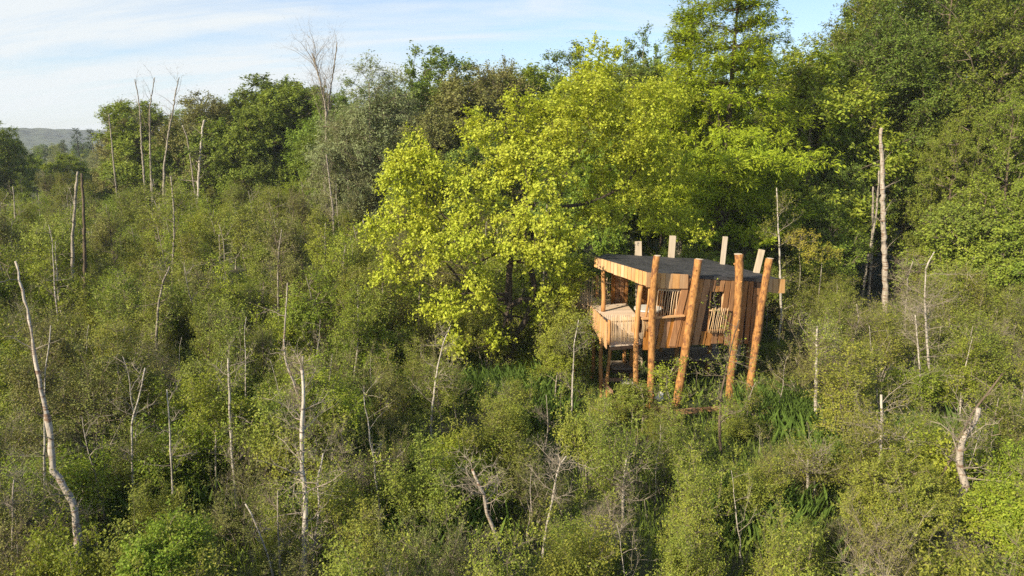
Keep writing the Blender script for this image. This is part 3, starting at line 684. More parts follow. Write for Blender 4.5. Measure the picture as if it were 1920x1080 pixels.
hb(bar(PZ(1127, 715, 0.5), PZ(1147, 736, 0.5), 0.10, 0.14), 'beam', M['beam'], fr)
hb(bar(PZ(1222, 786, 0.0)+[0, 0, 0.6], PZ(1222, 786, 0)-[0, 0, 0.2], 0.12, 0.12, up=(0, 1, 0)), 'beam', M['beam'], fr)
hb(bar(PZ(1306, 769, 0.35), PZ(1372, 764, 0.35), 0.12, 0.14), 'beam', M['beam'], fr)
hb(bar(PZ(1190, 742, 0.9), PZ(1192, 776, 0.0)-[0, 0, 0.1], 0.28, 0.06, up=(0, 1, 0)), 'upright_board', M['fascia'], fr)
# pale block beside the posts, rounded stone on the beam, round tub on the porch
def tagthing(name, mb, mat, label, cat, loc, sm=False):
    o = mb.build(name, mat, None, loc)
    if sm: smooth(o.data)
    return tag(o, label, cat)
c = PZ(1176, 738, 0.0)
def rounded_box(w, d, h, r=0.05):
    V = []; 
    for z, s in ((0, 0), (h-r, 0), (h, r)):
        for x, y in ((-w/2, -d/2), (w/2, -d/2), (w/2, d/2), (-w/2, d/2)):
            V += [(x*(1-s/w*2), y*(1-s/d*2), z)]
    F = [(3, 2, 1, 0), (8, 9, 10, 11)] + [(i*4+j, i*4+(j+1) % 4, i*4+4+(j+1) % 4, i*4+4+j) for i in range(2) for j in range(4)]
    return MB().add(V, F)
tagthing('stone_block', rounded_box(0.55, 0.5, 0.55), M['stone'], 'squat grey block on the ground under the treehouse beside the corner post', 'block', (c[0], c[1], 0))
c = PZ(1238, 752, 0.69); V, F = tube([(0, 0, 0), (0, 0, 0.08), (0.01, 0, 0.2), (0.02, 0, 0.3), (0.02, 0, 0.34)], [0.10, 0.14, 0.12, 0.08, 0.03], 9, rg, 0.18)
tagthing('pale_stone', MB().add(V, F), M['white'], 'small rounded whitish stone resting on the beam at the foot of the treehouse', 'stone', (c[0], c[1]+0.1, 0.66), True)
c = PZ(1216, 579, 3.10)
tub = empty('round_tub', (c[0], c[1]+0.1, 2.36), 'round pale tub on the porch behind the slats', 'tub')
V, F = tube([(0, 0, 0), (0, 0, 0.3), (0, 0, 0.72)], [0.46, 0.50, 0.52], 28, cap=False); smooth(MB().add(V, F + [tuple(range(27, -1, -1))]).build('body', M['beam'], tub).data)
th = np.linspace(0, 2*math.pi, 28, endpoint=False); V = []; 
for r, z in ((0.56, 0.70), (0.56, 0.76), (0.0, 0.77)):
    V += [(r*math.cos(a), r*math.sin(a), z) for a in th] if r else [(0, 0, z)]
F = [(j, (j+1) % 28, 28+(j+1) % 28, 28+j) for j in range(28)] + [(28+j, 28+(j+1) % 28, 56) for j in range(28)]
MB().add(V, F).build('lid', M['white'], tub)

# ------------------------------------------------------------------ plant kinds
R = np.random.default_rng
def stem(h, lean=(0, 0), wob=0.15, rng=None, n=7):
    t = np.linspace(0, 1, n); P = np.stack([lean[0]*t*h, lean[1]*t*h, t*h], 1)
    if rng is not None: P[1:, :2] += np.cumsum(rng.normal(0, wob*h/n/1.6, (n-1, 2)), 0)
    return P
PROTO = {}
def ragged(rng, B, n, H, RR):
    """tips of a scrub crown: ragged lobes plus upright leaders standing clear of them"""
    t = shell(B, int(n*0.72), rng, 0.25, -0.8, 0.35); out = [t]
    for i in range(11):
        a = rng.uniform(0, 6.28); q = RR*rng.uniform(0.1, 0.85); top = H*rng.uniform(0.8, 1.18); x, y = q*math.cos(a), q*math.sin(a)
        for z in np.linspace(top*0.6, top, 3 + i % 2): out.append(np.array([[x*(0.7 + 0.3*z/top) + rng.normal(0, .06), y*(0.7 + 0.3*z/top) + rng.normal(0, .06), z]]))
    return np.vstack(out)
# low scrub: many stems from the base, fine pale twigs, small leaves
def scrub(seed, H, RR, mat, twm, leafs, per, m=7, bare=0.0, ntip=95, asp=0.55, dens=1.0):
    rng = R(seed); B = []
    for i in range(7):
        a = rng.uniform(0, 6.28); q = RR*rng.uniform(0.2, 0.62); s = RR*rng.uniform(0.38, 0.6)
        B.append((q*math.cos(a), q*math.sin(a), H*rng.uniform(0.35, 0.72), s, s, s*rng.uniform(0.7, 1.0)))
    ex = []
    for i in range(5):
        a = rng.uniform(0, 6.28); b = B[i]; ex.append(([(0.1*math.cos(a), 0.1*math.sin(a), -0.1), (b[0]*0.45, b[1]*0.45, b[2]*0.5), (b[0], b[1], b[2]*1.1)], 0.03, 0.010))
    return plant('scrub_bush', rng, stem(H*0.62, (rng.normal(0, .1), rng.normal(0, .1)), 0.2, rng), 0.045, B, int(ntip*dens), m, 0.50, per, leafs, asp, mat, M['bark_grey'], twm,
                 step=0.3, r_tip=0.006, inner=0.35, lower=-0.8, cat='bush', tw_r=0.0045, k=6, first=0.05, extra=ex, upt=0.45, spread=0.8, bare=bare, jit=1.0, tips=ragged(rng, B, int(ntip*dens), H, RR))
PROTO['scrub'] = [scrub(1, 2.6, 1.5, M['leaf_scrub'], M['twig'], 0.070, 16), scrub(2, 2.9, 1.4, M['leaf_scrub'], M['twig'], 0.064, 13, bare=0.15),
                  scrub(3, 2.3, 1.6, M['leaf_lime'], M['twig'], 0.084, 13), scrub(4, 2.7, 1.5, M['leaf_olive'], M['twig_brown'], 0.052, 14, bare=0.2),
                  scrub(5, 2.4, 1.4, M['leaf_olive'], M['twig_bleached'], 0.05, 11, bare=0.5, m=9), scrub(6, 3.0, 1.3, M['leaf_scrub'], M['twig'], 0.078, 14)]
PROTO['twiggy'] = [scrub(7, 2.2, 1.4, M['leaf_olive'], M['twig_bleached'], 0.04, 5, bare=0.7, m=12), scrub(8, 2.5, 1.3, M['leaf_scrub'], M['twig_bleached'], 0.04, 6, bare=0.6, m=12)]
# slim young marsh trees with open crowns
def sapling(seed, H, RR, mat, twm, bark, leafs, per, ntip=110, m=6, bare=0.0, r=0.055):
    rng = R(seed); B = [(0, 0, H*0.72, RR*0.5, RR*0.5, H*0.24)]
    for i in range(8):
        z = rng.uniform(0.38, 0.88); a = rng.uniform(0, 6.28); q = RR*rng.uniform(0.3, 0.75)*(1.25-z); s = RR*rng.uniform(0.28, 0.45)
        B.append((q*math.cos(a), q*math.sin(a), H*z, s, s, s*0.8))
    return plant('young_tree', rng, stem(H*0.93, (rng.normal(0, .04), rng.normal(0, .04)), 0.12, rng, 9), r, B, ntip, m, 0.5, per, leafs, 0.6, mat, bark, twm,
                 step=0.4, r_tip=0.007, inner=0.3, lower=-0.9, cat='tree', tw_r=0.006, k=6, first=0.25, upt=0.25, bare=bare, jit=0.7)
PROTO['sapling'] = [sapling(21, 5.4, 1.7, M['leaf_scrub'], M['twig'], M['bark_grey'], 0.075, 12), sapling(22, 5.0, 1.8, M['leaf_lime'], M['twig'], M['bark_grey'], 0.085, 12),
                    sapling(23, 5.8, 1.6, M['leaf_olive'], M['twig_brown'], M['bark_brown'], 0.07, 12, bare=0.15), sapling(24, 4.8, 1.9, M['leaf_scrub'], M['twig_brown'], M['bark_grey'], 0.08, 13),
                    sapling(25, 5.2, 1.6, M['leaf_lime'], M['twig_brown'], M['bark_pale'], 0.08, 11, bare=0.1)]
# slim pale stems, nearly bare, that stand a little clear of the thicket
def slim(seed, H, mat):
    rng = R(seed); tips = np.array([[rng.normal(0, 0.28), rng.normal(0, 0.28), H*rng.uniform(0.45, 1.0)] for _ in range(16)])
    return plant('slim_birch', rng, stem(H, (rng.normal(0, .07), rng.normal(0, .07)), 0.16, rng, 10), 0.035, None, 0, 4, 0.35, 3, 0.05, 0.6, M['leaf_scrub'], M[mat], M['twig_bleached'], tips=tips, step=0.3, r_tip=0.006, tw_r=0.005, k=6, first=0.3, upt=0.4, wdown=0.5)
PROTO['slim'] = [slim(26, 4.2, 'bark_pale'), slim(27, 4.6, 'bark_pale'), slim(28, 3.8, 'bark_grey'), slim(29, 4.4, 'bark_snag')]
# forest trees
def forest(seed, H, RR, z0, nl, mat, leafs, ntip, m, per, tw=0.75, name='broadleaf_tree', flat=0.8, bark='bark_brown', droop=0.0, r=0.22, hang=0.0, along=0.0, asp=0.6, **k):
    rng = R(seed); B = lobed(rng, RR, H, z0, nl, flat=flat)
    B += [(0.3*rng.normal(), 0.3*rng.normal(), H-RR*0.35, RR*0.33, RR*0.33, RR*0.38)]
    return plant(name, rng, stem(H*0.9, (rng.normal(0, .02), rng.normal(0, .02)), 0.07, rng, 10), r, B, ntip, m, tw, per, leafs, asp, mat, M[bark], M['twig_brown'],
                 step=0.8, r_tip=0.014, inner=0.6, lower=-0.55, tw_r=0.009, k=8, first=0.15, droop=droop, hang=hang, along=along, upl=0.55, **k)
PROTO['green'] = [forest(31, 15, 4.6, 2.0, 16, M['leaf_green'], 0.20, 400, 8, 13), forest(32, 16, 4.2, 1.5, 18, M['leaf_green'], 0.19, 400, 8, 13)]
PROTO['dark'] = [forest(33, 16, 4.8, 2.0, 18, M['leaf_dark'], 0.20, 400, 8, 13), forest(34, 14, 4.4, 1.5, 15, M['leaf_dark'], 0.20, 360, 8, 13)]
PROTO['bright'] = [forest(35, 12, 3.8, 1.0, 15, M['leaf_lime'], 0.18, 320, 8, 13, bark='bark_grey')]
PROTO['brown'] = [forest(36, 13, 4.0, 1.5, 14, M['leaf_brown'], 0.16, 360, 11, 10, tw=0.9)]
PROTO['willow'] = [forest(37, 15, 4.2, 1.0, 18, M['leaf_willow'], 0.19, 420, 9, 13, tw=1.0, name='willow_tree', droop=0.5, hang=0.5, along=0.8, asp=0.28, bark='bark_grey')]
PROTO['near'] = [forest(38, 18, 5.2, 1.5, 24, M['leaf_green'], 0.13, 520, 9, 16, tw=0.8, r=0.26), forest(39, 17, 4.8, 1.0, 22, M['leaf_dark'], 0.13, 480, 9, 16, tw=0.8, droop=0.35, r=0.25)]
PROTO['under'] = [forest(40, 7, 3.0, 0.3, 14, M['leaf_green'], 0.12, 260, 8, 12, tw=0.6, r=0.10, name='understorey_tree'), forest(41, 6.5, 2.8, 0.3, 12, M['leaf_dark'], 0.12, 240, 8, 12, tw=0.6, r=0.09, name='understorey_tree')]
# conifers far off
def conifer(seed, H, RR):
    rng = R(seed); tips = []
    for z in np.linspace(0.12, 0.98, 24):
        rad = RR*(1-z)**0.8 + 0.15
        for j in range(max(4, int(12*rad/RR))):
            a = rng.uniform(0, 6.28); q = rad*rng.uniform(0.45, 1); tips.append((q*math.cos(a), q*math.sin(a), H*z - q*0.15))
    return plant('conifer_tree', rng, stem(H*0.97), 0.2, None, 0, 6, 0.6, 9, 0.2, 0.3, M['leaf_conifer'], M['bark_dark'], tips=np.array(tips), step=0.9, r_tip=0.012, tw_r=0.008, k=6, first=0.08, sag=0, droop=0.2, along=1)
PROTO['conifer'] = [conifer(45, 12, 2.4)]

def ptop(px, py, y):
    """ground position and height of a plant standing y metres away with its top at a pixel of the photograph"""
    p = PY(px, py, y); gz = float(ground_z(p[0], p[1])); return p[0], p[1], gz, p[2] - gz
rp = R(77)
def place(kind, k, px, py, y, label, group=None, wide=1.0, hp=None, rz=None):
    root = PROTO[kind][k]; x, yy, gz, h = ptop(px, py, y)
    H0 = {'green': (15, 16), 'dark': (16, 14), 'bright': (12,), 'brown': (13,), 'willow': (15,), 'near': (18, 17), 'under': (7, 6.5), 'conifer': (12,), 'sapling': (5.4, 5.0, 5.8, 4.8, 5.2), 'scrub': (2.6, 2.9, 2.3, 2.7, 2.4, 3.0), 'twiggy': (2.2, 2.5)}[kind][k]
    s = h/H0; w = s*wide
    return put(root, (x, yy, gz-0.05), rp.uniform(0, 6.28) if rz is None else rz, (w, w, s), label, group, (rp.normal(0, .02), rp.normal(0, .02)))

# ---- the yellow-green maple in the middle, built limb by limb where the photograph shows its lobes
def Y_(px, py, y): return PY(px, py, y)
mb0 = PY(938, 716, 27.6); mb0[2] = 0
def rel(px, py, y): return PY(px, py, y) - mb0
lobes = []
for (px, py, y, rpx, rpy) in ((745, 520, 26.5, 52, 42), (770, 430, 26.5, 75, 62), (800, 340, 27, 75, 60), (770, 290, 27.5, 40, 40), (860, 470, 25.8, 80, 60), (880, 560, 25.6, 70, 45),
        (900, 370, 27, 75, 60), (930, 270, 28, 65, 62), (975, 200, 29, 50, 45), (1000, 330, 27, 85, 80), (1000, 450, 26, 95, 70), (1080, 250, 28.5, 85, 85), (1120, 165, 30, 65, 65), (1125, 100, 31, 35, 32),
        (1180, 225, 28.8, 85, 80), (1240, 190, 29.5, 58, 50), (1205, 300, 28.4, 60, 50), (1085, 190, 28.2, 60, 50), (1170, 335, 29.5, 85, 65), (1110, 410, 28.5, 60, 50), (1240, 320, 31.5, 55, 60), (1240, 405, 31, 60, 30), (1295, 432, 31, 35, 20),
        (915, 640, 26.2, 35, 20), (800, 600, 26.4, 35, 25), (1040, 560, 27.2, 55, 50), (1015, 260, 30, 70, 60), (880, 240, 29.5, 30, 32), (850, 650, 25.8, 40, 20), (880, 605, 28.5, 50, 35), (1000, 610, 29, 45, 30), (1050, 500, 29, 60, 50)):
    c = rel(px, py, y); k_ = y/FPX; lobes.append((c[0], c[1], c[2], rpx*k_, min(rpx, rpy)*k_*1.0, rpy*k_))
tr = [np.array([0, 0, 0]), rel(958, 660, 27.6), rel(966, 628, 27.5)]
limbs = [([tr[2], rel(953, 590, 27.4), rel(954, 520, 27.2), rel(960, 460, 27.2), rel(985, 400, 27.5), rel(975, 330, 28)], 0.15, 0.05),
         ([tr[2], rel(985, 605, 27.7), rel(1000, 565, 28), rel(1003, 540, 28), rel(990, 480, 28), rel(1000, 430, 28.2), rel(1045, 390, 28.3), rel(1060, 330, 28.6), rel(1100, 260, 29)], 0.14, 0.04),
         ([rel(954, 560, 27.3), rel(925, 563, 26.8), rel(870, 540, 26.4), rel(845, 500, 26.3), rel(800, 470, 26.5)], 0.09, 0.03),
         ([rel(1000, 430, 28.2), rel(960, 460, 27), rel(880, 500, 26.6), rel(850, 430, 26.8), rel(800, 360, 27)], 0.07, 0.03),
         ([rel(1045, 390, 28.3), rel(1110, 380, 28.6), rel(1170, 350, 29), rel(1220, 280, 30)], 0.08, 0.03)]
rng = R(51)
tips = shell([(a, b, c, d*0.97, e*0.97, f*0.93) for a, b, c, d, e, f in lobes], 780, rng, 0.45, -0.9, 0.30)
trunkpath = [tr[0], tr[1]] + limbs[0][0]
maple = plant('maple_tree', rng, trunkpath, 0.24, lobes, 0, 9, 0.62, 12, 0.112, 0.8, M['leaf_yellow'], M['bark_dark'], M['bark_dark'], tips=tips, step=0.45, r_tip=0.011,
              label='large yellow-green maple with forked dark trunk left of the treehouse', cat='tree', loc=mb0, extra=limbs[1:], first=0.35, tw_r=0.007, k=9, upl=0.55, sag=0.05, rough=0.07, jit=0.55)

# ---- dawn redwood behind the treehouse: tiers of feathery bright sprays on a straight trunk
def redwood(seed, H, RR, z0, label, loc, bark, gap=1.0, mat='leaf_redwood', th=1.0):
    rng = R(seed); tips = []; nl = int((H-z0)/0.95)
    for i in range(nl):
        z = z0 + (H-z0)*i/nl; f = 1 - (z-z0)/(H-z0); rad = RR*(0.30 + 0.70*min(1, f*1.5))*rng.uniform(0.55, 1.1)
        if f < 0.12: rad = RR*0.3*(f/0.12+0.2)
        for b in range(rng.integers(8, 12)):
            a = rng.uniform(0, 6.28); ln = rad*rng.uniform(0.65, 1.1)
            for t in np.linspace(0.3, 1, max(3, int(ln/0.45))):
                q = ln*t; w = 0.12 + 0.55*t*(1.15-t)*2
                for _ in range(2):
                    an = a + rng.normal(0, w/ max(q, 0.6)*0.7)
                    tips.append((q*math.cos(an), q*math.sin(an), z + 0.24*q - 0.035*q*q + rng.normal(0, 0.10)))
    tips = np.array(tips)
    r_ = plant('redwood_tree', rng, stem(H*0.99, (0.01, 0.0), 0.02, rng, 12), 0.30*th, None, 0, 5, 0.6, 10, 0.21, 0.30, M[mat], M[bark], M['bark_dark'], tips=tips, step=0.6, r_tip=0.010,
               label=label, cat='tree', loc=loc, sag=-0.02, tw_r=0.006, k=9, first=0.05, upt=-0.02, spread=0.85, upl=0.9, along=1.0, rnd=0.8, jit=0.35, wdown=0.3)
    return r_
x, y_, gz, h = ptop(1378, -60, 37)
redwood(61, h, 5.3, 4.6, 'tall bright green feathery conifer with dark straight trunk behind the treehouse', (x, y_, gz), 'bark_dark')
x, y_, gz, h = ptop(1297, 5, 39.5)
redwood(62, h, 2.7, 6.6, 'slimmer feathery conifer with pale grey trunk between the maple and the tall bright conifer', (x, y_, gz), 'bark_grey', th=0.8)

# ---- forest trees one can tell apart
A = place
A('willow', 0, 690, 112, 52, 'pale silvery green willow with a bare-topped tree on its left', wide=1.15)
A('willow', 0, 640, 215, 50, 'lower silvery green willow at the foot of the bare-topped tree', wide=0.8)
A('dark', 0, 800, 88, 58, 'dark green tree topping the skyline just right of the silvery willow', wide=0.95)
A('brown', 0, 880, 125, 55, 'brownish bronze tree on the skyline between dark tree and yellow maple', wide=1.1)
A('brown', 0, 815, 200, 50, 'bronze-brown thin-leaved tree below the dark skyline tree', wide=0.9)
A('brown', 0, 945, 112, 60, 'bronze tree with ragged top at the left edge of the yellow maple', wide=0.8)
A('bright', 0, 1010, 130, 62, 'bright green rounded tree on the skyline above the yellow maple', wide=1.5)
A('dark', 1, 1060, 92, 70, 'small dark round tree top on the skyline left of the maple crown', wide=1.1)
A('green', 0, 1150, 125, 52, 'mid-green tree behind the top of the yellow maple', wide=1.1)
A('dark', 0, 1215, 50, 62, 'dark rounded tree top between the maple and the feathery conifers', wide=0.8)
A('dark', 1, 1215, 120, 47, 'dark green tree close behind the right side of the maple', wide=1.0)
A('near', 0, 1470, 95, 47, 'green tree filling the gap behind the tall feathery conifer', wide=0.9)
A('bright', 0, 1535, 95, 43, 'light green tree at the right edge of the tall feathery conifer', wide=1.05)
A('near', 0, 1605, 0, 50, 'tall green forest tree rising left of the sky gap on the right hillside', wide=0.95)
A('near', 1, 1685, 30, 45, 'drooping dark green tree above the bleached snag', wide=1.05)
A('near', 1, 1770, -70, 47, 'tallest drooping dark tree rising out of the frame on the right', wide=1.0)
A('near', 0, 1865, -40, 44, 'dense green tree at the upper right corner', wide=1.0)
A('near', 1, 1950, -90, 46, 'dark tree cut by the right edge of the frame', wide=1.0)
A('near', 0, 1930, 150, 38, 'green tree standing forward at the right edge', wide=0.8)
A('near', 0, 1800, 215, 39.5, 'mid-green maple-leaved tree low on the right bank', wide=0.72)
A('near', 1, 1590, 225, 42, 'dark leafy tree left of the bleached snag', wide=0.75)
A('near', 0, 1705, 240, 44, 'shaded green tree directly behind the bleached snag', wide=0.8)
A('green', 0, 1130, 260, 40, 'green tree seen through the right half of the maple', wide=0.8)
A('dark', 1, 1040, 300, 42, 'dark tree showing through the middle of the maple', wide=0.9)
A('dark', 0, 900, 210, 46, 'dark tree behind the left lobes of the maple', wide=0.8)
A('green', 1, 770, 255, 47, 'green tree behind the left lobe of the maple', wide=0.8)
A('dark', 0, 1420, 250, 44, 'dark tree in the shade behind the treehouse roof', wide=0.8)
A('dark', 1, 1250, 260, 43, 'dark tree behind the pale grey conifer trunk', wide=0.8)
A('green', 0, 568, 160, 74, 'broad green tree on the skyline left of the bare-topped tree', wide=1.37)
A('dark', 1, 510, 145, 77, 'dark green skyline tree with ragged feathery top', wide=1.56)
A('green', 1, 455, 172, 78, 'green skyline tree with hanging creeper, left of the ragged one', wide=1.30)
A('brown', 0, 385, 172, 76, 'grey-brown skyline tree with pale forked trunk below', wide=1.17)
A('bright', 0, 335, 235, 82, 'yellowish small tree under the rightmost thin bare pole', wide=1.0)
A('green', 0, 262, 190, 80, 'isolated round green tree behind the thin bare poles', wide=1.37)
A('brown', 0, 222, 188, 84, 'loose twiggy tree at the left end of the wood', wide=0.91)
A('green', 1, 590, 250, 62, 'bright-lit green tree with deep shade at its left, mid wood', wide=0.95)
A('dark', 0, 500, 250, 70, 'dark creeper-hung tree in the middle of the left wood', wide=0.75)
A('green', 0, 420, 260, 72, 'mid-green tree low in the left wood', wide=0.9)
A('green', 0, 420, 190, 83, 'second-row green tree between the ragged and forked-trunk trees', wide=1.2)
A('dark', 0, 300, 218, 86, 'dark tree between the bare poles and the forked-trunk tree', wide=1.2)
A('green', 1, 355, 205, 86, 'green tree right of the rightmost bare pole', wide=1.2)
A('green', 0, 535, 150, 82, 'green tree behind the ragged skyline tree', wide=1.2)
A('green', 1, 610, 175, 70, 'green tree at the foot of the bare-topped tree', wide=1.2)
A('dark', 0, 650, 150, 66, 'dark green tree between the bare-topped tree and the willow', wide=1.0)
A('willow', 0, 735, 130, 55, 'silvery tree on the right flank of the willow', wide=1.1)
A('dark', 1, 840, 100, 62, 'dark skyline tree with a ragged right side, right of the willow', wide=1.2)
A('green', 0, 478, 195, 70, 'sunlit green tree standing forward of the ragged skyline tree', wide=1.1)
A('bright', 0, 405, 225, 72, 'yellowish tree standing forward of the forked pale trunk', wide=1.1)
A('green', 1, 330, 235, 75, 'sunlit green tree in front of the rightmost bare pole', wide=1.1)
A('dark', 0, 2, 228, 88, 'dark green tree at the far left edge of the picture', wide=1.0)
A('dark', 1, -40, 222, 84, 'dark tree just cut by the left edge of the picture', wide=1.0)
for i, (px, py, y, lab) in enumerate(((142, 240, 190, 'small dark pine-like tree on the far skyline, left of two'), (172, 242, 180, 'small dark pine-like tree on the far skyline, right of two'), (118, 262, 210, 'tiny dark conifer below the distant hill'),
        (188, 250, 165, 'dark conifer tucked behind the twiggy tree'))): A('conifer', 0, px, py, y, lab, wide=1.3)
k = 0
for y in (100, 118, 140, 170, 215, 270, 340, 430):
    xm0, xm1 = -0.80*y, -0.40*y; n = max(5, int((xm1-xm0)/ (5 + y*0.035)))
    for i in range(n):
        x = xm0 + (xm1-xm0)*(i+rp.uniform(0.1, 0.9))/n; px, _ = project((x, y, 5)); 
        top = rp.uniform(266, 281) if y > 130 else rp.uniform(274, 300)
        kd, kk = (('green', 0), ('bright', 0), ('green', 1), ('dark', 1), ('willow', 0))[rp.integers(0, 5)]
        A(kd, kk, px, top, y + rp.uniform(-8, 8), 'small rounded tree in the far woodland below the distant hill', 'far woodland trees below the hill', wide=1.35)
# more forest behind, closing the wood on the right bank and the middle
for (px, py, y, kd, kk) in ((1560, 60, 62, 'dark', 0), (1640, -20, 64, 'green', 1), (1730, -80, 62, 'green', 0), (1830, -110, 60, 'dark', 0), (1910, -120, 58, 'green', 1), (1990, -110, 55, 'near', 0), (1330, 130, 60, 'dark', 1), (1410, 90, 62, 'green', 0), (1500, 130, 60, 'dark', 0),
        (700, 200, 66, 'dark', 1), (760, 180, 68, 'green', 0), (860, 170, 66, 'dark', 0), (960, 150, 70, 'green', 1), (640, 205, 72, 'green', 0), (1100, 150, 62, 'green', 0), (1200, 120, 66, 'green', 1), (1560, 230, 52, 'dark', 0), (2010, 40, 44, 'near', 1)):
    A(kd, kk, px, py, y, *wl('second-row forest tree', px, y), wide=1.0)
# understorey along the foot of the wood, right bank
for (px, py, y) in ((1440, 400, 38.5), (1500, 440, 37.5), (1560, 395, 38), (1800, 380, 36.5), (1850, 340, 36), (1900, 380, 35), (1960, 360, 35.5), (1530, 350, 41), (1990, 430, 33)):
    A('under', int(rp.integers(0, 2)), px, py, y, *wl('leafy understorey tree', px, y), wide=1.05)
for (px, py, y) in ((1335, 430, 37), (1395, 440, 36), (1290, 470, 34), (1230, 480, 34.5), (1160, 490, 35), (1090, 480, 34), (1040, 470, 36), (960, 500, 33), (880, 480, 37), (800, 450, 40), (720, 430, 42), (650, 400, 46), (600, 390, 50), (1330, 480, 33)):
    A('under', int(rp.integers(0, 2)), px, py, y, *wl('shaded understorey tree', px, y), wide=1.05)
for (px, py, y) in ((200, 300, 92), (260, 310, 88), (320, 290, 86), (380, 300, 84), (440, 290, 80), (500, 310, 78), (560, 300, 74), (620, 310, 66), (470, 330, 70), (540, 340, 66), (150, 305, 96), (350, 320, 78), (280, 330, 80)):
    A('bright' if rp.random() < 0.4 else 'under', 0, px, py, y, *wl('low spreading tree', px, y), wide=1.3)

# ---- the marsh thicket: young trees and scrub, each its own
def limit(px, y):
    """highest line (pixel of the photograph) that growth between the camera and what stands clear may reach"""
    if y < 23.4 and 1105 < px < 1470: return 735 + (22 if px > 1180 else 0) + max(0, (22-y))*4
    if y < 26.5 and 1050 < px <= 1105: return 600
    if y < 27 and 860 < px < 1040: return 712
    if y < 27 and 680 < px <= 860: return 640
    if y < 30 and 1105 < px < 1470: return 9999
    if y < 27 and px >= 1470: return 560 + (27-y)*4
    return 0
TRK = [(95, 13.5, 900), (135, 13.5, 960), (570, 13.2, 1010), (431, 16.5, 870), (255, 16.2, 850), (318, 16, 860), (812, 19.5, 830), (908, 14.2, 985), (1035, 14.6, 975), (1169, 15.6, 945), (1530, 21.5, 815), (1520, 16.7, 965), (1648, 15.2, 920),
       (1735, 23, 770), (1805, 15, 985), (1352, 19.6, 850), (1460, 30.6, 640), (1657, 36.5, 570), (323, 36, 450), (522, 29, 560), (148, 33.5, 545), (1074, 22, 740), (545, 17, 720), (50, 13.5, 640), (937, 27, 705), (300, 26, 610), (1020, 19.5, 840)]
spots = []
def trunk_limit(px, y, w):
    r_ = 0.55*w*FPX/y; l = 0
    for a, b, c in TRK:
        if y < b and abs(px-a) < r_: l = max(l, c)
    return l
rs = R(99)
def clear_of(x, y, d):
    for (a, b, e) in spots:
        if (a-x)**2 + (b-y)**2 < (d if abs(e-d) < 1e-6 else min(d, e)*0.5)**2: return False
    return True
def hut_zone(x, y): return 3.0 < x < 10.8 and 22.9 < y < 30.5
count = {'scrub': 0, 'sapling': 0}
def fill(kind, y0, y1, sp, n_try, xr=(-1, 1), h=(0.8, 1.2), labels=None, max_n=290):
    ks = PROTO[kind]; H0s = {'sapling': (5.4, 5.0, 5.8, 4.8, 5.2), 'scrub': (2.6, 2.9, 2.3, 2.7, 2.4, 3.0), 'twiggy': (2.2, 2.5), 'slim': (4.2, 4.6, 3.8, 4.4)}[kind]; n = 0
    for _ in range(n_try):
        y = math.sqrt(rs.uniform(y0*y0, y1*y1)); x = rs.uniform(xr[0], xr[1])*(0.80*y + 1.5)
        if hut_zone(x, y) or not clear_of(x, y, sp): continue
        kk = int(rs.integers(0, len(ks))); hh = H0s[kk]*rs.uniform(*h)
        px, py = project((x, y, hh*1.15)); lm = max(limit(px, y), trunk_limit(px, y, 2.4 if kind == 'sapling' else 1.7))
        if lm > 9000: continue
        while py < lm and hh > 0.5: hh *= 0.93; px, py = project((x, y, hh*1.15))
        if hh < 0.7: continue
        if kind == 'sapling' and hh < 3.0: continue
        spots.append((x, y, sp)); s = hh/H0s[kk]; w = max(s, 0.7)*rs.uniform(0.75, 1.1) if kind != 'slim' else s*0.95
        lab, grp = labels(x, y, kk)
        put(ks[kk], (x, y, float(ground_z(x, y))-0.05), rs.uniform(0, 6.28), (w, w, s), lab, grp, (rs.normal(0, .05), rs.normal(0, .05))); n += 1
        if n >= max_n: break
    count[kind] = count.get(kind, 0) + n
LOOK_S = ('small-leaved green scrub bush', 'tall green scrub bush', 'low lime-green leafy bush', 'olive brown-twigged bush', 'sparse olive bush with pale twigs', 'upright fresh-green bush')
LOOK_T = ('nearly bare olive twiggy bush', 'half-bare pale-twigged bush'); LOOK_Y = ('slim green young tree', 'lime-leaved young tree', 'brownish open young tree', 'bushy green young tree', 'pale-stemmed lime young tree')
def lab_s(x, y, kk): w = where(x, y); return (LOOK_S[kk] + ' ' + w, 'scrub bushes ' + w)
def lab_t(x, y, kk): w = where(x, y); return (LOOK_T[kk] + ' ' + w, 'twiggy bushes ' + w)
LOOK_B = ('slim pale-barked stem', 'tall slim pale-barked stem', 'slim grey-barked stem', 'slim bleached stem')
def lab_b(x, y, kk): w = where(x, y); return (LOOK_B[kk] + ' with few leaves ' + w, 'slim stems ' + w)
def lab_y(x, y, kk): w = where(x, y); return (LOOK_Y[kk] + ' ' + w, 'young trees ' + w)
fill('sapling', 30, 62, 2.4, 6000, (-1, 0.02), (0.8, 1.25), lab_y, 150)
fill('sapling', 62, 96, 4.0, 1500, (-1, -0.22), (0.85, 1.3), lab_y, 50)
fill('sapling', 17, 30, 2.5, 2500, (-1, -0.22), (0.65, 1.0), lab_y, 45)
fill('sapling', 30, 37, 3.0, 600, (0.35, 1), (0.55, 0.85), lab_y, 18)
fill('slim', 12, 24, 2.9, 700, (-1, 1), (0.75, 1.1), lab_b, 36)
fill('slim', 24, 60, 5.0, 700, (-1, 0.05), (1.2, 1.6), lab_b, 34)
fill('twiggy', 9.5, 34, 4.4, 500, (-1, 1), (0.7, 1.05), lab_t, 15)
fill('sapling', 12, 24, 3.0, 900, (-0.3, 1), (0.5, 0.8), lab_y, 30)
fill('scrub', 8.0, 17, 1.55, 6000, (-1, 1), (0.6, 1.0), lab_s, 150)
fill('scrub', 17, 36, 1.95, 8000, (-1, 1), (0.75, 1.25), lab_s, 290 - count['scrub'])

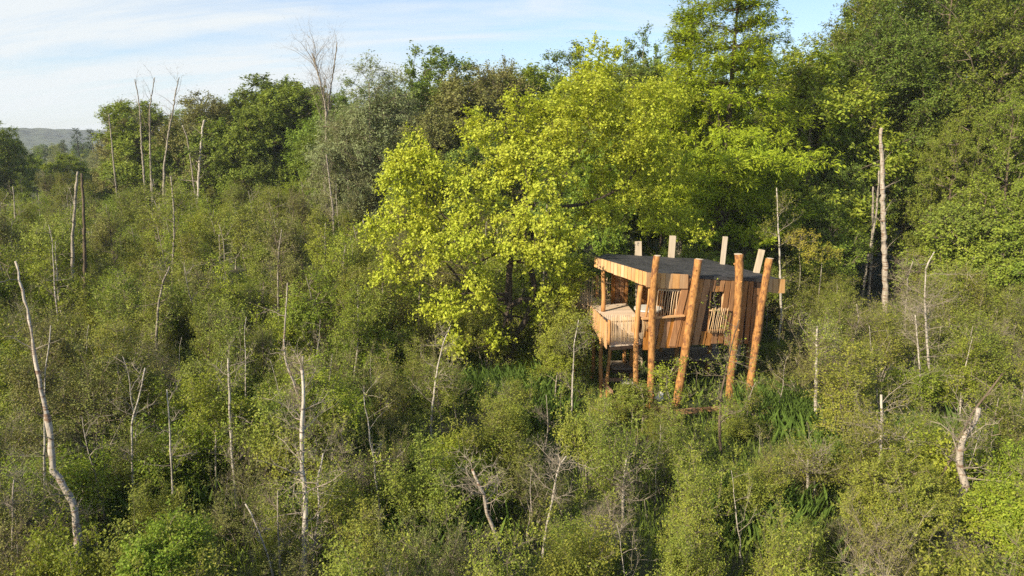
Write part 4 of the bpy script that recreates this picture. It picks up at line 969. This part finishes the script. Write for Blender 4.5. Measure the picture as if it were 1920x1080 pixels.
# ---- pale and dead trees seen one by one: traced trunks with bare branches
def dead(name, pts, y, r0, r1, mat, label, nbr=10, brl=0.9, cat='tree', twn=3, seed=0, up=0.5, dy=0.0, start=0.35, group=None, leafy=None, sub=4, brr=0.35, sprd=0.8):
    """pts: pixels from foot to head at y metres; the foot goes on down to the ground"""
    rng = R(seed + 500); P = [PY(px, py, y + dy*i) for i, (px, py) in enumerate(pts)]
    if P[0][2] > 0.1:
        d = (P[0]-P[1])/max(1e-6, (P[1]-P[0])[2]); d[:2] *= 0.5
        P = [P[0] + d*P[0][2] + np.array([0, 0, 0.0])] + P; P[0][2] = 0
    base = P[0].copy(); P = np.array(P) - base; 
    root = empty(name, base, label, cat, group)
    q = resample(P, 0.22); q[1:-1] += rng.normal(0, r0*0.10, (len(q)-2, 3)); s = np.linspace(0, 1, len(q)); rad = r0 + (r1-r0)*s**0.9
    rad = rad*(1 + rng.normal(0, 0.10, len(rad))); q = np.vstack([q[0]-[0, 0, 0.3], q]); rad = np.concatenate([[r0*1.2], rad])
    V, F = tube(q, rad, 9, rng, 0.10); smooth(MB().add(V, F).build('trunk', mat, root).data)
    if nbr:
        bm_ = M['twig_bleached'] if mat in (M['bark_snag'], M['bark_pale']) else M['twig']; LO = []; LE = []
        for i in range(nbr):
            mb = MB(); tw_o = []; tw_d = []
            k = int(rng.uniform(start, 0.98)*(len(q)-1)); a = rng.uniform(0, 6.28); d = np.array([math.cos(a)*sprd, math.sin(a)*sprd, up + rng.normal(0, 0.25)]); d /= np.linalg.norm(d)
            ln = brl*rng.uniform(0.45, 1.2); p = q[k]; br = [p]
            for j in range(sub):
                d = unit(d + rng.normal(0, 0.22, 3)); br.append(br[-1] + d*ln/sub)
            rr = max(0.008, rad[k]*brr); V, F = tube(br, np.linspace(rr, 0.005, len(br)), 4); mb.add(V, F)
            for j in range(1, len(br)):
                tw_o.append(br[j]); tw_d.append(d)
            o_, e_, V, F = twigs(np.array(tw_o), np.array(tw_d), twn, brl*0.42, 0.006, rng, 0.25, 0.9); mb.addnp(V, F)
            o2, e2, V, F = twigs(e_, unit(e_-o_), 2, brl*0.2, 0.004, rng, 0.1, 0.9); mb.addnp(V, F)
            mb.build('branch', bm_, root); LO += [o_, o2]; LE += [e_, e2]
        if leafy:
            V, F = leaves(np.vstack(LO), np.vstack(LE), leafy[1], leafy[2], 0.6, rng, np.mean(q, 0), jit=0.7)
            obj('crown', mesh_np('crown', V, F, M[leafy[0]], np.full(len(F), 4)), root)
    return root
D = dead
D('dead_tree', [(1660, 560), (1659, 480), (1655, 400), (1654, 320), (1651, 262), (1653, 240)], 36.5, 0.17, 0.09, M['bark_snag'], 'tall bleached branchless snag standing against the dark wood on the right', 6, 0.9, seed=1, twn=1, brr=0.2)
D('bare_tree', [(1634, 480), (1637, 400), (1637, 350)], 38, 0.09, 0.05, M['bark_grey'], 'thin grey trunk close left of the bleached snag', 4, 1.0, seed=2, twn=1)
D('bare_tree', [(1630, 470), (1642, 410), (1647, 350), (1648, 320)], 37.6, 0.08, 0.04, M['bark_grey'], 'thin leaning trunk crossing behind the bleached snag', 5, 0.9, seed=3, twn=1)
D('birch_tree', [(1452, 690), (1465, 600), (1462, 480), (1459, 420), (1456, 352)], 30.6, 0.075, 0.02, M['bark_pale'], 'slender pale birch rising just right of the treehouse roof', 14, 0.9, seed=4, leafy=('leaf_scrub', 4, 0.07))
D('dead_tree', [(137, 560), (136, 440), (141, 380), (146, 322)], 33, 0.11, 0.05, M['bark_grey'], 'left of two tall dead poles standing side by side in the left marsh', 3, 0.5, seed=5, twn=1, up=0.1)
D('dead_tree', [(160, 560), (158, 420), (156, 380), (153, 325)], 34, 0.11, 0.05, M['bark_brown'], 'right of two tall dead poles standing side by side in the left marsh', 3, 0.5, seed=6, twn=1, up=0.1)
D('dead_tree', [(150, 1075), (146, 1000), (138, 945), (100, 880), (92, 800), (78, 735), (62, 640), (52, 580), (36, 520), (29, 490)], 13.5, 0.088, 0.020, M['bark_snag'], 'tall leaning pale snag with broken tip in the left foreground', 9, 0.7, seed=7, twn=1, dy=0.15, start=0.1)
D('dead_tree', [(84, 700), (92, 650), (95, 610)], 14.4, 0.03, 0.012, M['bark_pale'], 'small pale dead stem right of the leaning foreground snag', 3, 0.4, seed=8, twn=1)
D('birch_tree', [(570, 1110), (571, 1000), (574, 930), (566, 880), (566, 800), (569, 740), (566, 690)], 13.2, 0.075, 0.03, M['bark_pale'], 'white-barked birch with black scars rising in the left centre foreground', 26, 0.9, seed=9, leafy=('leaf_scrub', 2, 0.045), dy=0.12, start=0.2, up=0.3)
D('bare_tree', [(585, 1060), (590, 1010), (598, 960), (596, 900), (606, 850)], 13.6, 0.035, 0.012, M['bark_pale'], 'thin crooked pale stem beside the white-barked birch', 10, 0.5, seed=10, dy=0.1)
D('dead_tree', [(560, 745), (548, 710), (537, 680), (532, 640), (536, 590), (539, 530)], 17.0, 0.055, 0.012, M['bark_snag'], 'crooked bare stem with a fine upright tip above the birch', 9, 0.7, seed=11, start=0.35, twn=2)
D('bare_bush', [(567, 720), (566, 690), (568, 668)], 16.6, 0.05, 0.02, M['bark_grey'], 'tangle of dense dead twigs on a short stem above the birch', 24, 0.55, cat='bush', seed=12, twn=5, start=0.5)
D('birch_tree', [(440, 900), (434, 840), (431, 780), (429, 700), (428, 672)], 16.5, 0.05, 0.02, M['bark_pale'], 'thin straight pale trunk left of the white-barked birch', 14, 0.8, seed=13, leafy=('leaf_scrub', 2, 0.05))
D('bare_tree', [(248, 880), (247, 790), (262, 740), (272, 690)], 16.2, 0.032, 0.014, M['bark_pale'], 'thin pale stem bending right, between the snag and the straight pale trunk', 8, 0.6, seed=14)
D('bare_tree', [(322, 890), (318, 800), (313, 730)], 16, 0.032, 0.012, M['bark_pale'], 'thin pale stem with a side branch arching left', 8, 0.6, seed=15)
D('bare_tree', [(22, 1060), (24, 960), (26, 900)], 12.6, 0.03, 0.012, M['bark_grey'], 'short thin pale stem at the lower left edge', 8, 0.5, seed=16)
D('bare_tree', [(502, 1040), (486, 1000), (470, 960), (460, 945)], 12.8, 0.025, 0.012, M['bark_pale'], 'leaning pale stem left of the birch foot', 4, 0.4, seed=17)
D('bare_tree', [(525, 1060), (521, 980), (521, 920)], 13, 0.025, 0.010, M['bark_grey'], 'thin upright grey stem just left of the birch foot', 8, 0.5, seed=18)
D('birch_tree', [(812, 860), (808, 800), (812, 750), (820, 690), (832, 640), (845, 610)], 19.5, 0.05, 0.012, M['bark_pale'], 'slender white stem leaning right below the maple', 12, 0.8, seed=19, leafy=('leaf_scrub', 1, 0.05))
D('dead_tree', [(926, 990), (912, 960), (908, 930), (895, 905), (885, 880)], 14.2, 0.055, 0.03, M['bark_snag'], 'short bent pale trunk with dead twigs, left of two in the centre foreground', 12, 0.8, seed=20, start=0.5, twn=4)
D('bare_tree', [(1025, 985), (1036, 940), (1042, 900), (1047, 875), (1062, 855)], 14.6, 0.04, 0.015, M['bark_pale'], 'curved pale stem with dead twig crown, right of two in the centre foreground', 12, 0.75, seed=21, start=0.55, twn=4)
D('bare_tree', [(1168, 960), (1169, 900), (1175, 860)], 15.6, 0.045, 0.022, M['bark_pale'], 'straight pale stem with side branches reaching right, centre foreground', 10, 1.0, seed=22, start=0.5)
D('birch_tree', [(1072, 770), (1074, 700), (1077, 640), (1085, 600)], 22, 0.035, 0.012, M['bark_pale'], 'slender pale stem left of the treehouse', 10, 0.7, seed=23, leafy=('leaf_lime', 3, 0.06))
D('bare_tree', [(1020, 860), (1028, 800), (1024, 740)], 19.5, 0.025, 0.010, M['bark_grey'], 'thin grey stem below the mossy patch left of the treehouse', 6, 0.6, seed=24)
D('bare_tree', [(1030, 300), (1026, 380), (1022, 440)][::-1], 27.6, 0.04, 0.02, M['bark_grey'], 'straight grey stem rising inside the maple crown', 4, 0.8, seed=25)
D('bare_tree', [(1354, 920), (1352, 850), (1349, 800), (1351, 740), (1372, 650), (1385, 600)], 19.6, 0.06, 0.015, M['bark_brown'], 'brown forked sapling standing in front of the treehouse poles', 14, 1.0, seed=26, leafy=('leaf_lime', 2, 0.055), start=0.45)
D('young_tree', [(1262, 800), (1258, 760), (1248, 720), (1262, 690)], 21.5, 0.03, 0.01, M['bark_grey'], 'small leafy sapling in front of the two left treehouse poles', 12, 0.7, seed=61, leafy=('leaf_lime', 3, 0.07), start=0.3)
D('young_tree', [(1400, 800), (1402, 760), (1410, 730), (1418, 715)], 21.8, 0.03, 0.01, M['bark_grey'], 'small leafy sapling at the feet of the two right treehouse poles', 12, 0.7, seed=62, leafy=('leaf_scrub', 4, 0.06), start=0.3)
D('young_tree', [(1205, 790), (1207, 750), (1200, 722)], 21.5, 0.03, 0.01, M['bark_grey'], 'leafy sapling at the foot of the treehouse corner post', 12, 0.6, seed=63, leafy=('leaf_scrub', 4, 0.06), start=0.3)
D('birch_tree', [(1530, 820), (1529, 760), (1531, 680), (1532, 612)], 21.5, 0.06, 0.03, M['bark_pale'], 'white straight birch trunk right of the treehouse poles', 14, 0.9, seed=27, leafy=('leaf_scrub', 4, 0.055), start=0.7)
D('birch_tree', [(1519, 975), (1514, 930), (1515, 862)], 16.6, 0.04, 0.025, M['bark_pale'], 'left of two pale trunks rising side by side from dark shade', 8, 0.8, seed=28, start=0.8, leafy=('leaf_scrub', 2, 0.045))
D('birch_tree', [(1527, 965), (1526, 900), (1526, 850)], 16.8, 0.05, 0.03, M['bark_pale'], 'right of two pale trunks rising side by side from dark shade', 8, 0.8, seed=29, start=0.8, leafy=('leaf_scrub', 2, 0.045))
D('birch_tree', [(1632, 1050), (1640, 1000), (1646, 950), (1650, 880), (1653, 790), (1652, 740)], 15.2, 0.055, 0.025, M['bark_pale'], 'white trunk passing behind the round olive bush in the right foreground', 14, 0.9, seed=30, start=0.7, leafy=('leaf_scrub', 3, 0.05))
D('bare_tree', [(1728, 820), (1728, 740), (1722, 660), (1716, 590)], 22.6, 0.05, 0.02, M['bark_pale'], 'left of two slender twin pale trees on the right, bare-crowned', 14, 1.0, seed=31, start=0.5)
D('bare_tree', [(1744, 790), (1743, 700), (1738, 640), (1734, 560), (1736, 500), (1752, 472)], 23, 0.055, 0.02, M['bark_pale'], 'right of two slender twin pale trees on the right, with forked dead top', 18, 1.1, seed=32, start=0.5, twn=4)
D('bare_bush', [(1700, 560), (1702, 520), (1712, 490)], 30, 0.06, 0.02, M['bark_grey'], 'spiky dead bush beside the twin pale trees', 22, 1.0, cat='bush', seed=33, twn=5, start=0.2)
D('dead_tree', [(1780, 1005), (1795, 950), (1810, 905), (1798, 870), (1800, 830), (1822, 800), (1835, 765)], 15.0, 0.13, 0.04, M['bark_snag'], 'twisted thick dead trunk with peeling bark in the right foreground', 12, 0.9, seed=34, start=0.55, twn=3)
D('bare_tree', [(1880, 700), (1850, 740), (1822, 775)][::-1], 15.4, 0.04, 0.02, M['bark_brown'], 'fallen brown limb leaning up right from the twisted dead trunk', 5, 0.6, seed=35)
D('bare_bush', [(1600, 640), (1610, 600), (1606, 570)], 27, 0.04, 0.015, M['bark_grey'], 'small dead bush right of the birch behind the treehouse', 14, 0.8, cat='bush', seed=36, twn=4)
D('birch_tree', [(522, 580), (521, 520), (522, 470), (528, 430)], 29, 0.06, 0.02, M['bark_grey'], 'forked grey trunk in the middle of the left thicket', 12, 0.9, seed=37)
D('birch_tree', [(323, 500), (327, 440), (325, 380), (320, 330)], 36, 0.07, 0.03, M['bark_grey'], 'grey trunk of a round-crowned tree in the left thicket', 14, 1.3, seed=38, leafy=('leaf_lime', 3, 0.10))
D('birch_tree', [(293, 640), (296, 580), (305, 530), (318, 500)], 26, 0.06, 0.03, M['bark_grey'], 'thin leaning grey trunk lower in the left thicket', 12, 1.0, seed=39, leafy=('leaf_scrub', 3, 0.08))
D('birch_tree', [(414, 560), (413, 500), (411, 440)], 30, 0.045, 0.02, M['bark_grey'], 'faint thin trunk right of the round-crowned tree in the thicket', 9, 0.9, seed=40, leafy=('leaf_scrub', 3, 0.08))
D('birch_tree', [(627, 480), (625, 400), (618, 340), (612, 290)], 47, 0.10, 0.05, M['bark_grey'], 'pale grey trunk at the foot of the silvery willow', 10, 1.6, seed=41)
D('bare_tree', [(30, 440), (27, 380), (24, 350)], 45, 0.07, 0.03, M['bark_grey'], 'thin pale dead stem at the far left edge of the thicket', 5, 1.0, seed=42)
# bare trees cutting the skyline on the left
D('bare_tree', [(270, 330), (266, 280), (262, 200), (257, 170), (253, 148)], 72, 0.16, 0.04, M['bark_grey'], 'leftmost of three thin bare trees cutting the left skyline', 9, 1.7, seed=43, up=1.4, start=0.6, sub=3, sprd=0.5)
D('bare_tree', [(283, 330), (281, 260), (281, 200), (287, 165), (290, 145)], 73, 0.16, 0.04, M['bark_grey'], 'middle of three thin bare trees cutting the left skyline', 11, 1.9, seed=44, up=1.4, start=0.6, sub=3, sprd=0.5)
D('bare_tree', [(308, 310), (316, 250), (325, 205), (330, 170), (336, 145)], 71, 0.17, 0.04, M['bark_grey'], 'rightmost of three thin bare trees cutting the left skyline, leaning right', 14, 2.0, seed=45, up=1.4, start=0.6, sub=3, sprd=0.5)
D('bare_tree', [(213, 305), (208, 250), (204, 215)], 74, 0.12, 0.05, M['bark_grey'], 'bare trunk at the left end of the wood', 6, 1.6, seed=46)
D('bare_tree', [(610, 330), (611, 270), (612, 210), (600, 150), (585, 100)], 60, 0.20, 0.05, M['bark_grey'], 'bare many-branched treetop standing above the wood left of the willow', 30, 3.2, seed=47, up=1.5, start=0.62, sub=4, sprd=0.6, twn=3)
D('bare_tree', [(612, 240), (618, 180), (626, 130), (632, 80)], 60.6, 0.14, 0.04, M['bark_grey'], 'second bare leader of the leafless treetop left of the willow', 22, 2.6, seed=48, up=1.5, start=0.4, sub=4, sprd=0.6, twn=3)
D('bare_tree', [(372, 340), (376, 290), (380, 240), (384, 225)], 70, 0.20, 0.10, M['bark_pale'], 'pale forked dead trunk in front of the left wood', 12, 2.6, seed=49, start=0.5, sprd=0.8)
D('bare_tree', [(356, 290), (350, 255), (342, 235)], 70, 0.12, 0.05, M['bark_grey'], 'short leaning trunk left of the pale forked one', 6, 1.4, seed=50)

# ---- signature bushes of the foreground
def ball_bush(px, py, y, rx, rz_, mat, label, seed, leafs=0.045, per=17, twm='twig', tips=170):
    rng = R(seed); c = PY(px, py, y); base = np.array([c[0], c[1], 0]); cz = c[2]
    B = [(0, 0, cz, rx*0.8, rx*0.8, rz_)] + [(rx*0.55*math.cos(a), rx*0.55*math.sin(a), cz + rng.uniform(-0.4, 0.25)*rz_, rx*0.45, rx*0.45, rz_*0.55) for a in rng.uniform(0, 6.28, 6)]
    return plant('round_bush', rng, stem(cz+rz_*0.3, (0, 0), 0.2, rng), 0.05, B, tips, 8, 0.34, per, leafs, 0.6, M[mat], M['bark_grey'], M[twm], step=0.3, r_tip=0.006, inner=0.6, lower=-0.5, label=label, cat='bush', loc=base, tw_r=0.0045, k=6, first=0.05, upt=0.3)
ball_bush(1690, 940, 13.6, 1.25, 0.95, 'leaf_scrub', 'dense rounded olive-green bush in the right foreground in front of the white trunk', 71, per=20, tips=230)
ball_bush(310, 1050, 11.4, 0.75, 0.7, 'leaf_lime', 'bright lime-green leafy bush at the bottom left of centre', 72, 0.055)
ball_bush(1188, 748, 21.8, 0.5, 0.42, 'leaf_scrub', 'leafy sapling clump in front of the treehouse corner posts', 73, 0.06, 12, tips=80)
ball_bush(1072, 652, 23.6, 0.5, 0.75, 'leaf_olive', 'tall olive bush hiding the walkway left of the treehouse deck', 80, 0.06, 12, tips=130)
ball_bush(880, 860, 17.5, 0.9, 0.6, 'leaf_lime', 'low bright green patch of bush below the maple', 74, 0.06)
for k, (px, py, y, a_, b_) in enumerate(((1508, 452, 34.5, 0.9, 0.7), (1540, 478, 34.0, 0.9, 0.6))):
    ball_bush(px, py, y, a_, b_, 'leaf_gold', ('upper' if k == 0 else 'lower') + ' golden yellow-leaved bush right of the treehouse roof', 77+k, 0.085, 4, tips=45)
ball_bush(1885, 975, 12.6, 0.7, 0.6, 'leaf_lime', 'lime-leaved bush by the foot of the twisted dead trunk', 75, 0.06, 12)

# ---- ground cover
def blades(name, centres, spread, n, h, w, mat, seed):
    rng = R(seed); C = np.asarray(centres, float); k = rng.integers(0, len(C), n); p = C[k, :2] + rng.normal(0, 1, (n, 2))*C[k, 2:3]*spread
    z = ground_z(p[:, 0], p[:, 1]); hh = h*rng.uniform(0.55, 1.25, n); a = rng.uniform(0, 6.28, n); ln = rng.uniform(0.08, 0.5, n)*hh
    d = np.stack([np.cos(a), np.sin(a)], 1); s = np.stack([-d[:, 1], d[:, 0]], 1)*(w*rng.uniform(0.7, 1.3, (n, 1)))/2
    def P(t, wd): 
        q = np.zeros((n, 3)); q[:, :2] = p + d*(ln*t*t)[:, None] + s*wd; q[:, 2] = z + hh*t*(1 - 0.25*t*(ln/hh)); return q
    V = np.stack([P(0, -1), P(0, 1), P(0.55, 0.85), P(1.0, 0), P(0.55, -0.85)], 1).reshape(-1, 3)
    F = np.arange(n*5).reshape(-1, 5)
    return tag(obj(name, mesh_np(name, V, F, mat, np.full(n, 5))), kind='stuff')
def G_(px, py): p = PZ(px, py, 0.25); return p
rc = [(*G_(px, py)[:2], s) for px, py, s in ((800, 1010, .5), (830, 985, .5), (345, 900, .7), (300, 930, .6), (740, 740, .7), (700, 720, .8), (820, 730, .6), (970, 740, .8), (1000, 780, .6), (1620, 820, .8), (1680, 830, .9), (1740, 840, .7), (1860, 870, .8), (1900, 850, .8), (1440, 960, .7), (1400, 970, .6), (1460, 780, .7), (1480, 760, .6), (700, 900, .7), (760, 880, .6), (950, 730, .8), (620, 930, .6), (1600, 860, .8), (1500, 790, .6), (480, 760, .7))]
blades('reeds', rc, 1.0, 22000, 0.95, 0.018, M['blade'], 81)
allc = [(rs.uniform(-1, 1)*0.8*y, y, 2.0) for y in np.sqrt(R(82).uniform(8*8, 40*40, 500))]
blades('grass', allc, 1.0, 40000, 0.55, 0.022, M['blade'], 83)
# leafy undergrowth between the bushes
rng = R(84); n = 60000; y = np.sqrt(rng.uniform(7.5**2, 38**2, n)); x = rng.uniform(-1, 1, n)*(0.8*y+1.5)
cl_ = (np.sin(x*1.1+1)*np.cos(y*0.9) + np.sin(x*0.43-y*0.61))*0.5
z = ground_z(x, y) + np.abs(rng.normal(0.15, 0.22, n))*(0.8+0.5*cl_) ; keep = ~((x > 3.4) & (x < 10.2) & (y > 23.2) & (y < 29.5))
c = np.stack([x, y, z], 1)[keep]; V, F = leaves(c, c, 1, 0.09, 0.6, rng, np.array([0, 20, -30.0]), up=0.8)
tag(obj('undergrowth', mesh_np('undergrowth', V, F, M['leaf_green'], np.full(len(F), 4))), kind='stuff')
# mossy patch by the maple's foot
c = PZ(1000, 680, 0.4); V, F = leaves(np.repeat([c], 2500, 0) + R(85).normal(0, 1, (2500, 3))*[0.8, 0.7, 0.05], np.repeat([c], 2500, 0) + R(85).normal(0, 1, (2500, 3))*[0.8, 0.7, 0.05], 1, 0.08, 0.7, rng, c - [0, 0, 20], up=1.2)
tag(obj('moss', mesh_np('moss', V, F, M['leaf_yellow'], np.full(len(F), 4))), kind='stuff')

# ---- haze
hz = box8([(-1600, -60, 46), (1600, -60, 46), (1600, 1560, 46), (-1600, 1560, 46)], 49).build('haze', None); tag(hz, kind='stuff')
m, t = newmat('haze'); v = N(t, 'ShaderNodeVolumePrincipled'); v.inputs['Color'].default_value = (0.86, 0.92, 1.0, 1); v.inputs['Density'].default_value = 0.00025
o = N(t, 'ShaderNodeOutputMaterial'); L(t, v.outputs[0], o.inputs['Volume']); hz.data.materials.append(m); M['haze'] = m
USE_HAZE = True
if not USE_HAZE: bpy.data.objects.remove(hz)

# plants of a kind that ended up unused
for ks in PROTO.values():
    for r_ in ks:
        if r_.name not in PROTO_USED:
            for ch in list(r_.children): bpy.data.objects.remove(ch)
            bpy.data.objects.remove(r_)
used = set(o.data.name for o in S.objects if o.type == 'MESH')
print('TRIS', sum(sum(len(p.vertices)-2 for p in me.polygons) for me in bpy.data.meshes if me.name in used), 'OBJ', len(S.objects), count)
